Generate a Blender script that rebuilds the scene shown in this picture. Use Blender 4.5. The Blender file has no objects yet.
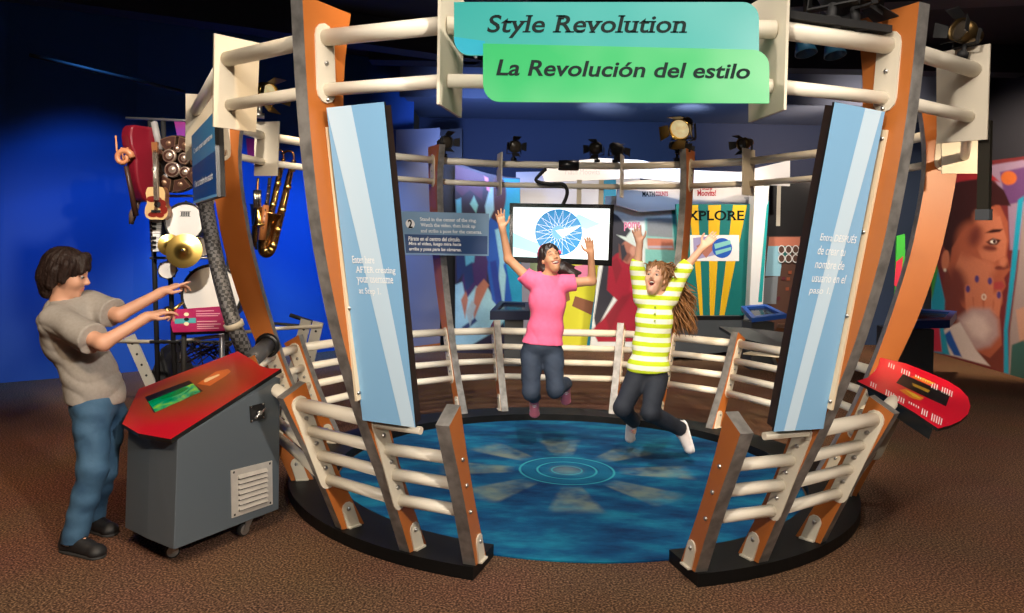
import bpy, bmesh, math, random
import numpy as np
from mathutils import Vector, Matrix
random.seed(7)
SC = bpy.context.scene
COL = SC.collection
PI = math.pi
V = Vector
# ---------------------------------------------------------------- camera model (1024 x 613 frame)
H, F, X0, Y0, ROLL = 1.6, 768.4, 512.0, 248.05, 0.020

def ray(px, py):
    u, v = px - X0, py - Y0
    c, s = math.cos(ROLL), math.sin(ROLL)
    return V(((c*u + s*v)/F, 1.0, -(-s*u + c*v)/F))

def P(px, py, y):                      # world point seen at a pixel of the photograph, y metres from the viewer
    return V((0, 0, H)) + ray(px, py)*y

def PZ(px, py, z):
    d = ray(px, py)
    return V((0, 0, H)) + d*((z - H)/d.z)

def PP(px, py, p0, n):
    d = ray(px, py)
    o = V((0, 0, H))
    return o + d*((p0 - o).dot(n)/d.dot(n))

# ring geometry
RC = V((0.266*1.6, 3.451*1.6, 0))
PHI = -1.382
def rad(a):
    t = math.radians(a + PHI)
    return V((math.sin(t), -math.cos(t), 0))
def tan_(a):
    r = rad(a)
    return V((-r.y, r.x, 0))
def RP(a, r, z):
    p = RC + rad(a)*r
    p.z = z
    return p

# ---------------------------------------------------------------- materials
MATS = {}
def nt(name):
    m = bpy.data.materials.new(name)
    m.use_nodes = True
    n = m.node_tree
    return m, n, n.nodes['Principled BSDF']

def mat(name, col, rough=0.5, metal=0.0, noise=None, bump=None, spec=0.5, emit=None, coat=0.0, alpha=None, sheen=0.0):
    """noise = (scale, second colour, detail, contrast, (stretch)) ; bump = (scale, strength)"""
    if name in MATS:
        return MATS[name]
    m, t, b = nt(name)
    b.inputs['Base Color'].default_value = (*col, 1)
    b.inputs['Roughness'].default_value = rough
    b.inputs['Metallic'].default_value = metal
    b.inputs['Specular IOR Level'].default_value = spec
    if coat:
        b.inputs['Coat Weight'].default_value = coat
        b.inputs['Coat Roughness'].default_value = 0.1
    if sheen:
        b.inputs['Sheen Weight'].default_value = sheen
    tc = t.nodes.new('ShaderNodeTexCoord')
    if noise:
        nz = t.nodes.new('ShaderNodeTexNoise')
        nz.inputs['Scale'].default_value = noise[0]
        nz.inputs['Detail'].default_value = noise[2] if len(noise) > 2 else 4
        src = tc.outputs['Object']
        if len(noise) > 4:
            mp = t.nodes.new('ShaderNodeMapping')
            mp.inputs['Scale'].default_value = noise[4]
            t.links.new(src, mp.inputs['Vector'])
            src = mp.outputs['Vector']
        t.links.new(src, nz.inputs['Vector'])
        r = t.nodes.new('ShaderNodeValToRGB')
        k = noise[3] if len(noise) > 3 else 0.2
        r.color_ramp.elements[0].position = 0.5 - k
        r.color_ramp.elements[1].position = 0.5 + k
        r.color_ramp.elements[0].color = (*col, 1)
        r.color_ramp.elements[1].color = (*noise[1], 1)
        t.links.new(nz.outputs['Fac'], r.inputs['Fac'])
        t.links.new(r.outputs['Color'], b.inputs['Base Color'])
    if bump:
        n2 = t.nodes.new('ShaderNodeTexNoise')
        n2.inputs['Scale'].default_value = bump[0]
        n2.inputs['Detail'].default_value = 3
        t.links.new(tc.outputs['Object'], n2.inputs['Vector'])
        bp = t.nodes.new('ShaderNodeBump')
        bp.inputs['Strength'].default_value = bump[1]
        bp.inputs['Distance'].default_value = 0.01
        t.links.new(n2.outputs['Fac'], bp.inputs['Height'])
        t.links.new(bp.outputs['Normal'], b.inputs['Normal'])
    if emit:
        b.inputs['Emission Color'].default_value = (*col, 1) if not noise else (*col, 1)
        b.inputs['Emission Strength'].default_value = emit
        if noise:
            t.links.new(r.outputs['Color'], b.inputs['Emission Color'])
    if alpha is not None:
        b.inputs['Alpha'].default_value = alpha
    MATS[name] = m
    return m

# ---------------------------------------------------------------- mesh builder
def basis(d, up=V((0, 0, 1))):
    d = d.normalized()
    if abs(d.dot(up)) > 0.98:
        up = V((0, 1, 0))
    s = d.cross(up).normalized()
    u = s.cross(d).normalized()
    return s, u, d

class MB:
    def __init__(self):
        self.v, self.f, self.m, self.sm = [], [], [], []
    def face(self, pts, mi=0, smooth=False):
        b = len(self.v)
        self.v += [V(p) for p in pts]
        self.f.append(list(range(b, b + len(pts))))
        self.m.append(mi); self.sm.append(smooth)
        return self
    def grid(self, rows, mi=0, smooth=True, closed=True, caps=True):
        b = len(self.v); n = len(rows[0])
        for r in rows:
            self.v += [V(p) for p in r]
        for i in range(len(rows) - 1):
            for j in range(n if closed else n - 1):
                k = (j + 1) % n
                self.f.append([b + i*n + j, b + i*n + k, b + (i+1)*n + k, b + (i+1)*n + j])
                self.m.append(mi); self.sm.append(smooth)
        if caps and closed:
            self.f.append([b + j for j in range(n)][::-1]); self.m.append(mi); self.sm.append(False)
            e = b + (len(rows) - 1)*n
            self.f.append([e + j for j in range(n)]); self.m.append(mi); self.sm.append(False)
        return self
    def box(self, c, size, R=None, mi=0):
        c = V(c); hx, hy, hz = [s/2 for s in size]
        R = R or Matrix.Identity(3)
        q = [c + R @ V((x*hx, y*hy, z*hz)) for x in (-1, 1) for y in (-1, 1) for z in (-1, 1)]
        b = len(self.v); self.v += q
        for f in ((0, 1, 3, 2), (4, 6, 7, 5), (0, 4, 5, 1), (2, 3, 7, 6), (0, 2, 6, 4), (1, 5, 7, 3)):
            self.f.append([b + i for i in f]); self.m.append(mi); self.sm.append(False)
        return self
    def hexa(self, a, b_, mi=0, side=None):
        """prism between two polygons a and b_ (same count)"""
        n = len(a); b = len(self.v)
        self.v += [V(p) for p in a] + [V(p) for p in b_]
        self.f.append(list(range(b, b + n))); self.m.append(mi); self.sm.append(False)
        self.f.append(list(range(b + n, b + 2*n))[::-1]); self.m.append(mi); self.sm.append(False)
        for i in range(n):
            j = (i + 1) % n
            self.f.append([b + j, b + i, b + n + i, b + n + j])
            self.m.append(mi if side is None else side); self.sm.append(False)
        return self
    def tube(self, pts, r, seg=12, mi=0, caps=True):
        pts = [V(p) for p in pts]
        rows = []; up = None
        for i, p in enumerate(pts):
            d = (pts[min(i+1, len(pts)-1)] - pts[max(i-1, 0)]).normalized()
            if up is None:
                s, u, _ = basis(d)
            else:
                s = d.cross(up)
                if s.length < 1e-5: s, u, _ = basis(d)
                s.normalize(); u = s.cross(d)
            up = u
            rr = r[i] if isinstance(r, (list, tuple)) else r
            rows.append([p + (s*math.cos(a) + u*math.sin(a))*rr for a in (2*PI*k/seg for k in range(seg))])
        return self.grid(rows, mi, True, True, caps)
    def lathe(self, o, axis, prof, seg=24, mi=0, mis=None):
        """prof: (radius, height along axis)"""
        o = V(o); s, u, d = basis(V(axis))
        for i in range(len(prof) - 1):
            rows = []
            for (r, h) in prof[i:i+2]:
                r = max(r, 1e-4)
                rows.append([o + d*h + (s*math.cos(a) + u*math.sin(a))*r for a in (2*PI*k/seg for k in range(seg))])
            self.grid(rows, mis[i] if mis else mi, True, True, False)
        return self
    def disc(self, o, axis, r, seg=32, mi=0, off=0.0, ry=None):
        o = V(o); s, u, d = basis(V(axis))
        return self.face([o + d*off + s*math.cos(a)*r + u*math.sin(a)*(ry or r) for a in (2*PI*k/seg for k in range(seg))], mi)
    def sphere(self, c, r, seg=12, rings=8, mi=0, R=None):
        c = V(c); R = R or Matrix.Identity(3)
        rv = r if isinstance(r, (tuple, list)) else (r, r, r)
        rows = []
        for i in range(rings + 1):
            t = PI*i/rings
            rows.append([c + R @ V((rv[0]*max(math.sin(t), 1e-3)*math.cos(a), rv[1]*max(math.sin(t), 1e-3)*math.sin(a), rv[2]*math.cos(t))) for a in (2*PI*k/seg for k in range(seg))])
        return self.grid(rows, mi, True, True, True)
    def build(self, name, mats, parent=None, weld=True, bevel=0.0):
        me = bpy.data.meshes.new(name)
        vs = self.v
        if parent is not None:
            inv = parent_matrix(parent).inverted()
            vs = [inv @ p for p in vs]
        me.from_pydata([tuple(p) for p in vs], [], self.f)
        if not isinstance(mats, (list, tuple)): mats = [mats]
        for q in mats: me.materials.append(q)
        me.polygons.foreach_set('material_index', self.m)
        me.polygons.foreach_set('use_smooth', self.sm)
        bm = bmesh.new(); bm.from_mesh(me)
        if weld: bmesh.ops.remove_doubles(bm, verts=bm.verts, dist=1e-5)
        bm.to_mesh(me); bm.free()
        me.validate()
        o = bpy.data.objects.new(name, me)
        COL.objects.link(o)
        if parent is not None: o.parent = parent
        if bevel:
            md = o.modifiers.new('bevel', 'BEVEL'); md.width = bevel; md.segments = 2; md.limit_method = 'ANGLE'
        return o

def parent_matrix(o):
    m = Matrix.Translation(o.location) @ o.rotation_euler.to_matrix().to_4x4()
    return parent_matrix(o.parent) @ m if o.parent else m

def tag(o, label, cat, group=None):
    o['label'] = label; o['category'] = cat
    if group: o['group'] = group
    return o
def thing(name, loc, label, cat, group=None):
    o = bpy.data.objects.new(name, None)
    o.empty_display_size = 0.1
    COL.objects.link(o); o.location = V(loc)
    return tag(o, label, cat, group)
def struct(o):
    o['kind'] = 'structure'; return o
def recentre(o):
    """move the origin of a parentless mesh to the middle of its base"""
    c = [V(b) for b in o.bound_box]
    p = V((sum(q.x for q in c)/8, sum(q.y for q in c)/8, min(q.z for q in c)))
    o.data.transform(Matrix.Translation(-p)); o.location = p
    return o
def copy_tree(o, parent=None):
    c = o.copy(); COL.objects.link(c)
    if parent is not None: c.parent = parent
    for ch in list(o.children): copy_tree(ch, c)
    return c

# ---------------------------------------------------------------- lettering
def text_mesh(txt, size=1.0, bold=0.0, shear=0.0, align='LEFT', serif=False, spacing=1.0, line=1.0):
    """-> (list of 2D verts, faces, width, height)"""
    cu = bpy.data.curves.new('tmp', 'FONT')
    cu.body = txt; cu.size = size; cu.shear = 0.0 if serif else shear; cu.offset = bold
    cu.align_x = align; cu.space_character = spacing; cu.space_line = line
    cu.resolution_u = 4
    ob = bpy.data.objects.new('tmp', cu)
    COL.objects.link(ob)
    dg = bpy.context.evaluated_depsgraph_get()
    me = bpy.data.meshes.new_from_object(ob.evaluated_get(dg))
    vs = [(v.co.x, v.co.y) for v in me.vertices]
    fs = [list(p.vertices) for p in me.polygons]
    if serif and vs:
        cnt = {}
        for f in fs:
            for i in range(len(f)):
                e = tuple(sorted((f[i], f[(i+1) % len(f)])))
                cnt[e] = cnt.get(e, 0) + 1
        nl = txt.count('\n')
        lines = [-size*line*k for k in range(nl + 1)]
        th = 0.045*size
        extra = []
        for (a, b), c in cnt.items():
            if c != 1: continue
            xa, ya = vs[a]; xb, yb = vs[b]
            if abs(ya - yb) > 0.004*size: continue
            w = abs(xa - xb)
            if w < 0.04*size or w > 0.2*size: continue
            for L in lines:
                h = (ya - L)/size
                if abs(h) < 0.05: top = False
                elif 0.42 < h < 0.62 or 0.66 < h < 0.82: top = True
                else: continue
                x0, x1 = min(xa, xb) - 0.075*size, max(xa, xb) + 0.075*size
                if top: x1 -= 0.035*size
                y0, y1 = (ya - th*1.4, ya) if top else (ya, ya + th*1.4)
                extra.append((x0, x1, y0, y1))
                break
        for x0, x1, y0, y1 in extra:
            b = len(vs)
            vs += [(x0, y0), (x1, y0), (x1, y1), (x0, y1)]
            fs.append([b, b+1, b+2, b+3])
        if shear:
            vs = [(x + (y)*shear*0.6, y) for x, y in vs]
    bpy.data.objects.remove(ob); bpy.data.curves.remove(cu); bpy.data.meshes.remove(me)
    xs = [p[0] for p in vs] or [0]; ys = [p[1] for p in vs] or [0]
    return vs, fs, (min(xs), max(xs), min(ys), max(ys))

class Board:
    """a four-cornered board in space: TL, TR, BR, BL; uv with u to the right and v down, both 0..1"""
    def __init__(s, tl, tr, br, bl):
        s.c = [V(tl), V(tr), V(br), V(bl)]
        s.n = ((s.c[1] - s.c[0]).cross(s.c[3] - s.c[0])).normalized()
        s.n = -s.n if s.n.dot(V((0, 0, H)) - s.c[0]) < 0 else s.n     # front side
    def at(s, u, v, off=0.0):
        a = s.c[0].lerp(s.c[1], u); b = s.c[3].lerp(s.c[2], u)
        return a.lerp(b, v) + s.n*off
    def slab(s, mb, th, mi=0, side=None, off=0.0):
        q = [s.at(u, v, off) for u, v in ((0, 0), (1, 0), (1, 1), (0, 1))]
        mb.hexa(q, [p - s.n*th for p in q], mi, side)
    def poly(s, mb, uvs, mi, off=0.001):
        mb.face([s.at(u, v, off) for u, v in uvs], mi)
    def text(s, txt, box, name, m, parent, fit='both', off=0.002, mb=None, mi=0, **kw):
        """box = (u0, v0, u1, v1) in board coordinates that the ink fills"""
        vs, fs, (x0, x1, y0, y1) = text_mesh(txt, **kw)
        own = mb is None
        mb = mb or MB()
        b = len(mb.v)
        for x, y in vs:
            mb.v.append(s.at(box[0] + (x - x0)/(x1 - x0)*(box[2] - box[0]), box[1] + (y1 - y)/(y1 - y0)*(box[3] - box[1]), off))
        for f in fs:
            mb.f.append([b + i for i in f]); mb.m.append(mi); mb.sm.append(False)
        if own: return mb.build(name, m, parent, weld=False)

def rounded(u0, v0, u1, v1, r, corners='tl tr br bl', asp=1.0, n=7):
    """outline with rounded corners in uv; asp = width/height of the whole board"""
    out = []
    for nm, cx, cy, a0 in (('tl', u0, v0, 180), ('tr', u1, v0, 270), ('br', u1, v1, 0), ('bl', u0, v1, 90)):
        if nm in corners:
            ru, rv = r/asp, r
            ox = cx + ru if 'l' in nm else cx - ru
            oy = cy + rv if nm[0] == 't' else cy - rv
            for k in range(n):
                a = math.radians(a0 + 90*k/(n-1))
                out.append((ox + math.cos(a)*ru, oy + math.sin(a)*rv))
        else:
            out.append((cx, cy))
    return out
# ---------------------------------------------------------------- shared materials
ORANGE = mat('orange_laminate', (0.43, 0.132, 0.026), 0.42, noise=(3.0, (0.37, 0.108, 0.02), 5, 0.25))
EDGE = mat('galvanised_edge', (0.20, 0.19, 0.18), 0.5, 0.55, noise=(14, (0.36, 0.34, 0.32), 6, 0.16))
CREAM = mat('cream_paint', (0.80, 0.74, 0.62), 0.33)
CREAM2 = mat('cream_plate', (0.62, 0.56, 0.45), 0.42)
BOLT = mat('steel_bolt', (0.45, 0.44, 0.42), 0.3, 0.9)
BLACK = mat('black_satin', (0.008, 0.008, 0.009), 0.35)
BLACKM = mat('black_matte', (0.012, 0.012, 0.013), 0.7)
DGREY = mat('dark_grey_paint', (0.055, 0.06, 0.068), 0.4)
CHROME = mat('chrome', (0.7, 0.7, 0.7), 0.18, 1.0)
BRASS = mat('brass', (0.75, 0.48, 0.13), 0.22, 1.0)
GOLD = mat('gold_cymbal', (0.85, 0.58, 0.16), 0.3, 1.0, noise=(2, (0.7, 0.42, 0.1), 3, 0.2))
WHITE = mat('white_plain', (0.80, 0.79, 0.77), 0.5)
INKW = mat('white_ink', (0.85, 0.87, 0.88), 0.5)
INKD = mat('dark_ink', (0.006, 0.012, 0.012), 0.8, spec=.1)
SKIN1 = mat('skin_light', (0.62, 0.33, 0.21), 0.5, noise=(8, (0.66, 0.35, 0.235), 3, 0.3))
SKIN2 = mat('skin_tan', (0.50, 0.245, 0.13), 0.5, noise=(8, (0.54, 0.265, 0.145), 3, 0.3))
# ---------------------------------------------------------------- room shell
def carpet_mat():
    m, t, b = nt('brown_carpet')
    tc = t.nodes.new('ShaderNodeTexCoord')
    n1 = t.nodes.new('ShaderNodeTexNoise'); n1.inputs['Scale'].default_value = 95; n1.inputs['Detail'].default_value = 4
    n2 = t.nodes.new('ShaderNodeTexNoise'); n2.inputs['Scale'].default_value = 1.3; n2.inputs['Detail'].default_value = 2
    r = t.nodes.new('ShaderNodeValToRGB')
    e = r.color_ramp.elements
    e[0].position, e[0].color = 0.36, (0.040, 0.020, 0.012, 1)
    e[1].position, e[1].color = 0.66, (0.40, 0.215, 0.125, 1)
    k = e.new(0.52); k.color = (0.145, 0.074, 0.042, 1)
    t.links.new(tc.outputs['Object'], n1.inputs['Vector']); t.links.new(tc.outputs['Object'], n2.inputs['Vector'])
    t.links.new(n1.outputs['Fac'], r.inputs['Fac'])
    mx = t.nodes.new('ShaderNodeMix'); mx.data_type = 'RGBA'; mx.blend_type = 'MULTIPLY'
    mx.inputs['Factor'].default_value = 0.35
    t.links.new(r.outputs['Color'], mx.inputs[6]); t.links.new(n2.outputs['Color'], mx.inputs[7])
    t.links.new(mx.outputs[2], b.inputs['Base Color'])
    b.inputs['Roughness'].default_value = 0.95
    b.inputs['Specular IOR Level'].default_value = 0.15
    bp = t.nodes.new('ShaderNodeBump'); bp.inputs['Strength'].default_value = 0.9; bp.inputs['Distance'].default_value = 0.012
    t.links.new(n1.outputs['Fac'], bp.inputs['Height']); t.links.new(bp.outputs['Normal'], b.inputs['Normal'])
    return m
FLOORM = carpet_mat()
struct(MB().hexa([V((-9, -2.5, 0)), V((9.5, -2.5, 0)), V((9.5, 15, 0)), V((-9, 15, 0))],
                 [V((-9, -2.5, -.1)), V((9.5, -2.5, -.1)), V((9.5, 15, -.1)), V((-9, 15, -.1))]).build('floor', FLOORM))
CEILM = mat('ceiling_paint', (0.012, 0.014, 0.022), 0.8)
struct(MB().box((0.25, 6.25, 4.55), (18.5, 17.5, .1)).build('ceiling', CEILM))
BLUEW = mat('blue_wall_paint', (0.005, 0.085, 0.38), 0.6, noise=(1.2, (0.004, 0.072, 0.33), 3, 0.3))
# the blue wall runs from the left edge back behind the instruments
pts = [V((-8.6, 5.2, 0)), V((-5.61, 8.47, 0)), V((-4.6, 9.35, 0)), V((-2.58, 11.67, 0)), V((-1.6, 12.2, 0))]
def wall_run(pts, z0, z1, th, mb):
    for a, b in zip(pts, pts[1:]):
        d = (b - a).normalized(); n = V((-d.y, d.x, 0))
        q = [a, b, b + n*th, a + n*th]
        mb.hexa([p + V((0, 0, z0)) for p in q], [p + V((0, 0, z1)) for p in q])
mb = MB(); wall_run(pts, 0, 4.5, .1, mb)
struct(mb.build('wall_left', BLUEW, weld=False))
NAVY = mat('navy_wall_paint', (0.012, 0.03, 0.085), 0.6)
struct(MB().box((3.9, 13.75, 2.25), (11.2, .1, 4.5)).build('wall_back', NAVY))
DARKW = mat('dark_wall_paint', (0.02, 0.022, 0.035), 0.7)
mb = MB(); wall_run([V((7.45, 13.7, 0)), V((7.05, 10.0, 0)), V((7.3, 6.0, 0)), V((8.2, 2.0, 0))], 0, 4.5, -.1, mb)
struct(mb.build('wall_right', DARKW, weld=False))
# soffit and ceiling beams
SOFF = mat('soffit_paint', (0.10, 0.13, 0.20), 0.55)
mb = MB(); mb.box((2.6, 12.5, 3.95), (8.6, 2.3, .12)); mb.box((2.6, 11.35, 4.05), (8.6, .08, .5))
struct(mb.build('trim_1', SOFF, weld=False))
BEAM = mat('beam_paint', (0.02, 0.026, 0.045), 0.6)
for i, (a, b, z) in enumerate((((-8.5, 6.5), (-0.5, 10.5), 4.2), ((-8.5, 4.0), (2.5, 9.3), 4.25), ((-2, 10.6), (7, 10.6), 4.2), ((2, 8.2), (7.2, 7.0), 4.2))):
    a, b = V((*a, z)), V((*b, z)); d = (b - a).normalized(); n = V((-d.y, d.x, 0))*.16
    q = [a - n, b - n, b + n, a + n]
    struct(MB().hexa([p + V((0, 0, .29)) for p in q], [p - V((0, 0, .08)) for p in q]).build('trim_%d' % (i + 2), BEAM))
# big dull acoustic panel on the far left of the blue wall
o = MB()
a, b = V((-7.15, 6.7, 0)), V((-5.75, 8.23, 0)); d = (b - a).normalized(); n = V((d.y, -d.x, 0))*.02
q = [a + n, b + n, b + n*3, a + n*3]
o.hexa([p + V((0, 0, 2.05)) for p in q], [p + V((0, 0, 2.95)) for p in q])
tag(recentre(o.build('wall_panel', mat('slate_panel', (0.022, 0.032, 0.06), 0.7))), 'dull slate blue rectangular panel high on the blue wall at far left', 'panel')
# lighting track under the ceiling
o = MB().tube([P(30, 55, 7.5), P(185, 92, 9.0)], .02, 8)
tag(recentre(o.build('ceiling_track', BLACKM)), 'thin dark lighting track running under the ceiling above the blue wall', 'lighting track')
# ---------------------------------------------------------------- the round enclosure
HB = 0.065
ring = thing('ring_enclosure', (RC.x, RC.y, 0), 'large open round enclosure of curved orange posts joined by cream rails around the blue carpet', 'exhibit structure')
# base: a flat black kerb, open at the front
def arc_slab(mb, r0, r1, z0, z1, a0, a1, n, mi=0):
    rows = []
    for i in range(n + 1):
        a = a0 + (a1 - a0)*i/n
        rows.append([RP(a, r0, z0), RP(a, r1, z0), RP(a, r1, z1), RP(a, r0, z1)])
    mb.grid(rows, mi, False, True, True)
mb = MB(); arc_slab(mb, 1.62, 1.925, 0.001, HB, 16.2, 343.8, 120)
mb.build('base', mat('base_black', (.004, .004, .004), .55, spec=.25), ring)

OUT = [(HB, 1.905), (.4, 2.055), (.81, 2.27), (1.2, 2.44), (1.6, 2.565), (2.0, 2.645), (2.3, 2.685), (2.62, 2.715)]
INN = [(HB, 1.765), (.37, 1.93), (.6, 2.035), (.88, 2.145), (1.2, 2.25), (1.6, 2.365), (2.0, 2.44), (2.24, 2.465), (2.45, 2.45), (2.62, 2.42)]
def itp(tab, z):
    for (a, ra), (b, rb) in zip(tab, tab[1:]):
        if z <= b:
            t = (z - a)/(b - a); return ra + (rb - ra)*t
    return tab[-1][1]
def smooth(tab, z, d=0.12):
    z0 = tab[0][0]; z1 = tab[-1][0]
    ks = [-1, -.5, 0, .5, 1]
    d = min(d, z - z0, z1 - z)
    return sum(itp(tab, min(max(z + k*d, z0), z1)) for k in ks)/5
TH = 0.066
def plate_on_face(mb, a, pts, side, th, mi=0, off=0.0):
    """flat plate of (r, z) outline on one face of the post at angle a"""
    t = tan_(a)*side
    q = [RP(a, r, z) + t*(TH/2 + off) for r, z in pts]
    mb.hexa([p + t*th for p in q], q, mi)
def bolt(mb, a, r, z, side, th, mi=1, s=.011):
    t = tan_(a)*side
    c = RP(a, r, z) + t*(TH/2 + th)
    mb.lathe(c, t, [(s, 0), (s, .006), (s*.5, .011), (0, .011)], 8, mi)
def stadium(r0, z0, r1, z1, w, n=6):
    """capsule outline in (r, z)"""
    d = V((r1 - r0, z1 - z0)).normalized(); out = []
    a0 = math.atan2(d.y, d.x)
    for k in range(n + 1):
        a = a0 - PI/2 + PI*k/n; out.append((r1 + math.cos(a)*w, z1 + math.sin(a)*w))
    for k in range(n + 1):
        a = a0 + PI/2 + PI*k/n; out.append((r0 + math.cos(a)*w, z0 + math.sin(a)*w))
    return out
RAILS = [(.355, 1.998, .029), (.495, 2.052, .029), (.63, 2.11, .029), (.775, 2.177, .035)]
TALL = [-28, 28, -92.5, 88.5, -150.5, 150.5]
SHORT = [-17, 17, -43, 43, -73, 73, -103, 103, -133, 133, -163.5, 163.5]
def make_post(a, tall):
    zs_o = [HB + (2.62 - HB)*i/22 for i in range(23)] if tall else [HB + (.815 - HB)*i/8 for i in range(9)]
    zs_i = zs_o if tall else [HB + (.885 - HB)*i/8 for i in range(9)]
    pts = [(smooth(OUT, z), z) for z in zs_o] + [(smooth(INN, z), z) for z in reversed(zs_i)]
    mb = MB(); t = tan_(a)
    n = len(zs_o)
    A = [RP(a, r, z) + t*TH/2 for r, z in pts]; B = [RP(a, r, z) - t*TH/2 for r, z in pts]
    for q in (A, B):                                   # broad faces as strips
        for i in range(n - 1):
            mb.face([q[i], q[i+1], q[2*n-2-i], q[2*n-1-i]], 0)
    N = 2*n
    for i in range(N):
        j = (i + 1) % N
        mb.face([A[i], A[j], B[j], B[i]], 1)
    p = mb.build('post', [ORANGE, EDGE], ring)
    for side in (-1 if a > 0 else 1,):          # fittings sit on the side that faces the opening
        # foot
        f = MB()
        r0, r1 = 1.795, 1.865
        f_out = [(r0, HB), (r1 + .01, HB), (1.905 + .005, HB + .105)] + [(1.875 + .035*math.cos(k), HB + .115 + .03*math.sin(k)) for k in (0, .6, 1.2, 1.9, 2.6, 3.14)]
        plate_on_face(f, a, f_out, side, .008)
        tt = tan_(a)*side
        q = [RP(a, r, HB + .001) + tt*(TH/2) for r in (r0, r1 + .01)]
        f.hexa([q[0], q[1], q[1] + tt*.022, q[0] + tt*.022], [p_ + V((0, 0, .008)) for p_ in (q[0], q[1], q[1] + tt*.022, q[0] + tt*.022)])
        bolt(f, a, 1.875, HB + .108, side, .008)
        f.build('foot_bracket', [CREAM2, BOLT], p)
        # plate that takes the rails
        if abs(a) == 17 and side == (1 if a > 0 else -1)*-1:
            for z, r, _ in RAILS[:3]:
                g = MB(); bolt(g, a, r, z, side, 0); g.build('rail_bolt', [BOLT, BOLT], p)
            continue
        top = RAILS[3] if not (abs(a) == 17) else RAILS[2]
        g = MB()
        plate_on_face(g, a, stadium(RAILS[0][1] + .004, RAILS[0][0], top[1], top[0], .047), side, .007)
        for (z, r, _), (z2, r2, _) in zip(RAILS, RAILS[1:]): bolt(g, a, (r + r2)/2, (z + z2)/2, side, .007)
        g.build('rail_bracket', [CREAM2, BOLT], p)
        if tall:
            g = MB()
            plate_on_face(g, a, stadium(2.568, 2.255, 2.585, 2.478, .056), side, .007)
            bolt(g, a, 2.577, 2.367, side, .007); bolt(g, a, 2.565, 2.215, side, .007, s=.009)
            g.build('rail_bracket', [CREAM2, BOLT], p)
    return p
for a in TALL: make_post(a, True)
for a in SHORT: make_post(a, False)
allp = sorted(TALL + SHORT)
gaps = list(zip(allp, allp[1:])) + [(allp[-1], allp[0] + 360)]
HALF = math.degrees(TH/2/2.1)
for a0, a1 in gaps:
    if (a0, a1) == (-17, 17): continue
    front = (a0, a1) in ((-28, -17), (17, 28))
    for i, (z, r, rr) in enumerate(RAILS):
        if front and i == 3: continue
        A_, B_ = RP(a0, r, z), RP(a1, r, z); d_ = (B_ - A_).normalized()*TH*.5
        MB().tube([A_ + d_, B_ - d_], rr, 14).build('rail', CREAM, ring)
PLATES = [-14.4, 14.6, -43, 43, -80, 80, -105, 105, -136, 136, -165.6, 165.4]
st_ = sorted([(a, 1) for a in TALL] + [(a, 0) for a in PLATES])
st_ += [(st_[0][0] + 360, st_[0][1])]
def CH(a, r, z):
    """point on the straight tube that spans the stations around angle a"""
    a = (a + 180) % 360 - 180
    if a < st_[0][0]: a += 360
    for (a0, _), (a1, _) in zip(st_, st_[1:]):
        if a0 <= a <= a1:
            h = math.radians((a1 - a0)/2)
            return RP(a, r*math.cos(h)/math.cos(math.radians(a - (a0 + a1)/2)), z)
for (a0, k0), (a1, k1) in zip(st_, st_[1:]):
    for z, r, rr in ((2.475, 2.585, .036), (2.258, 2.568, .028)):
        A_, B_ = RP(a0, r, z), RP(a1, r, z); d_ = (B_ - A_).normalized()
        MB().tube([A_ + d_*(TH*.5 if k0 else .006), B_ - d_*(TH*.5 if k1 else .006)], rr, 16).build('upper_rail', CREAM, ring)
for a in PLATES:
    t = tan_(a); q = [RP(a, r, z) for r, z in (((2.40, 2.14), (2.655, 2.15), (2.665, 2.63), (2.39, 2.63)) if abs(a) < 20 else ((2.43, 2.145), (2.645, 2.145), (2.65, 2.585), (2.42, 2.585)))]
    MB().hexa([p + t*.006 for p in q], [p - t*.006 for p in q]).build('mounting_plate', CREAM2, ring)

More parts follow.
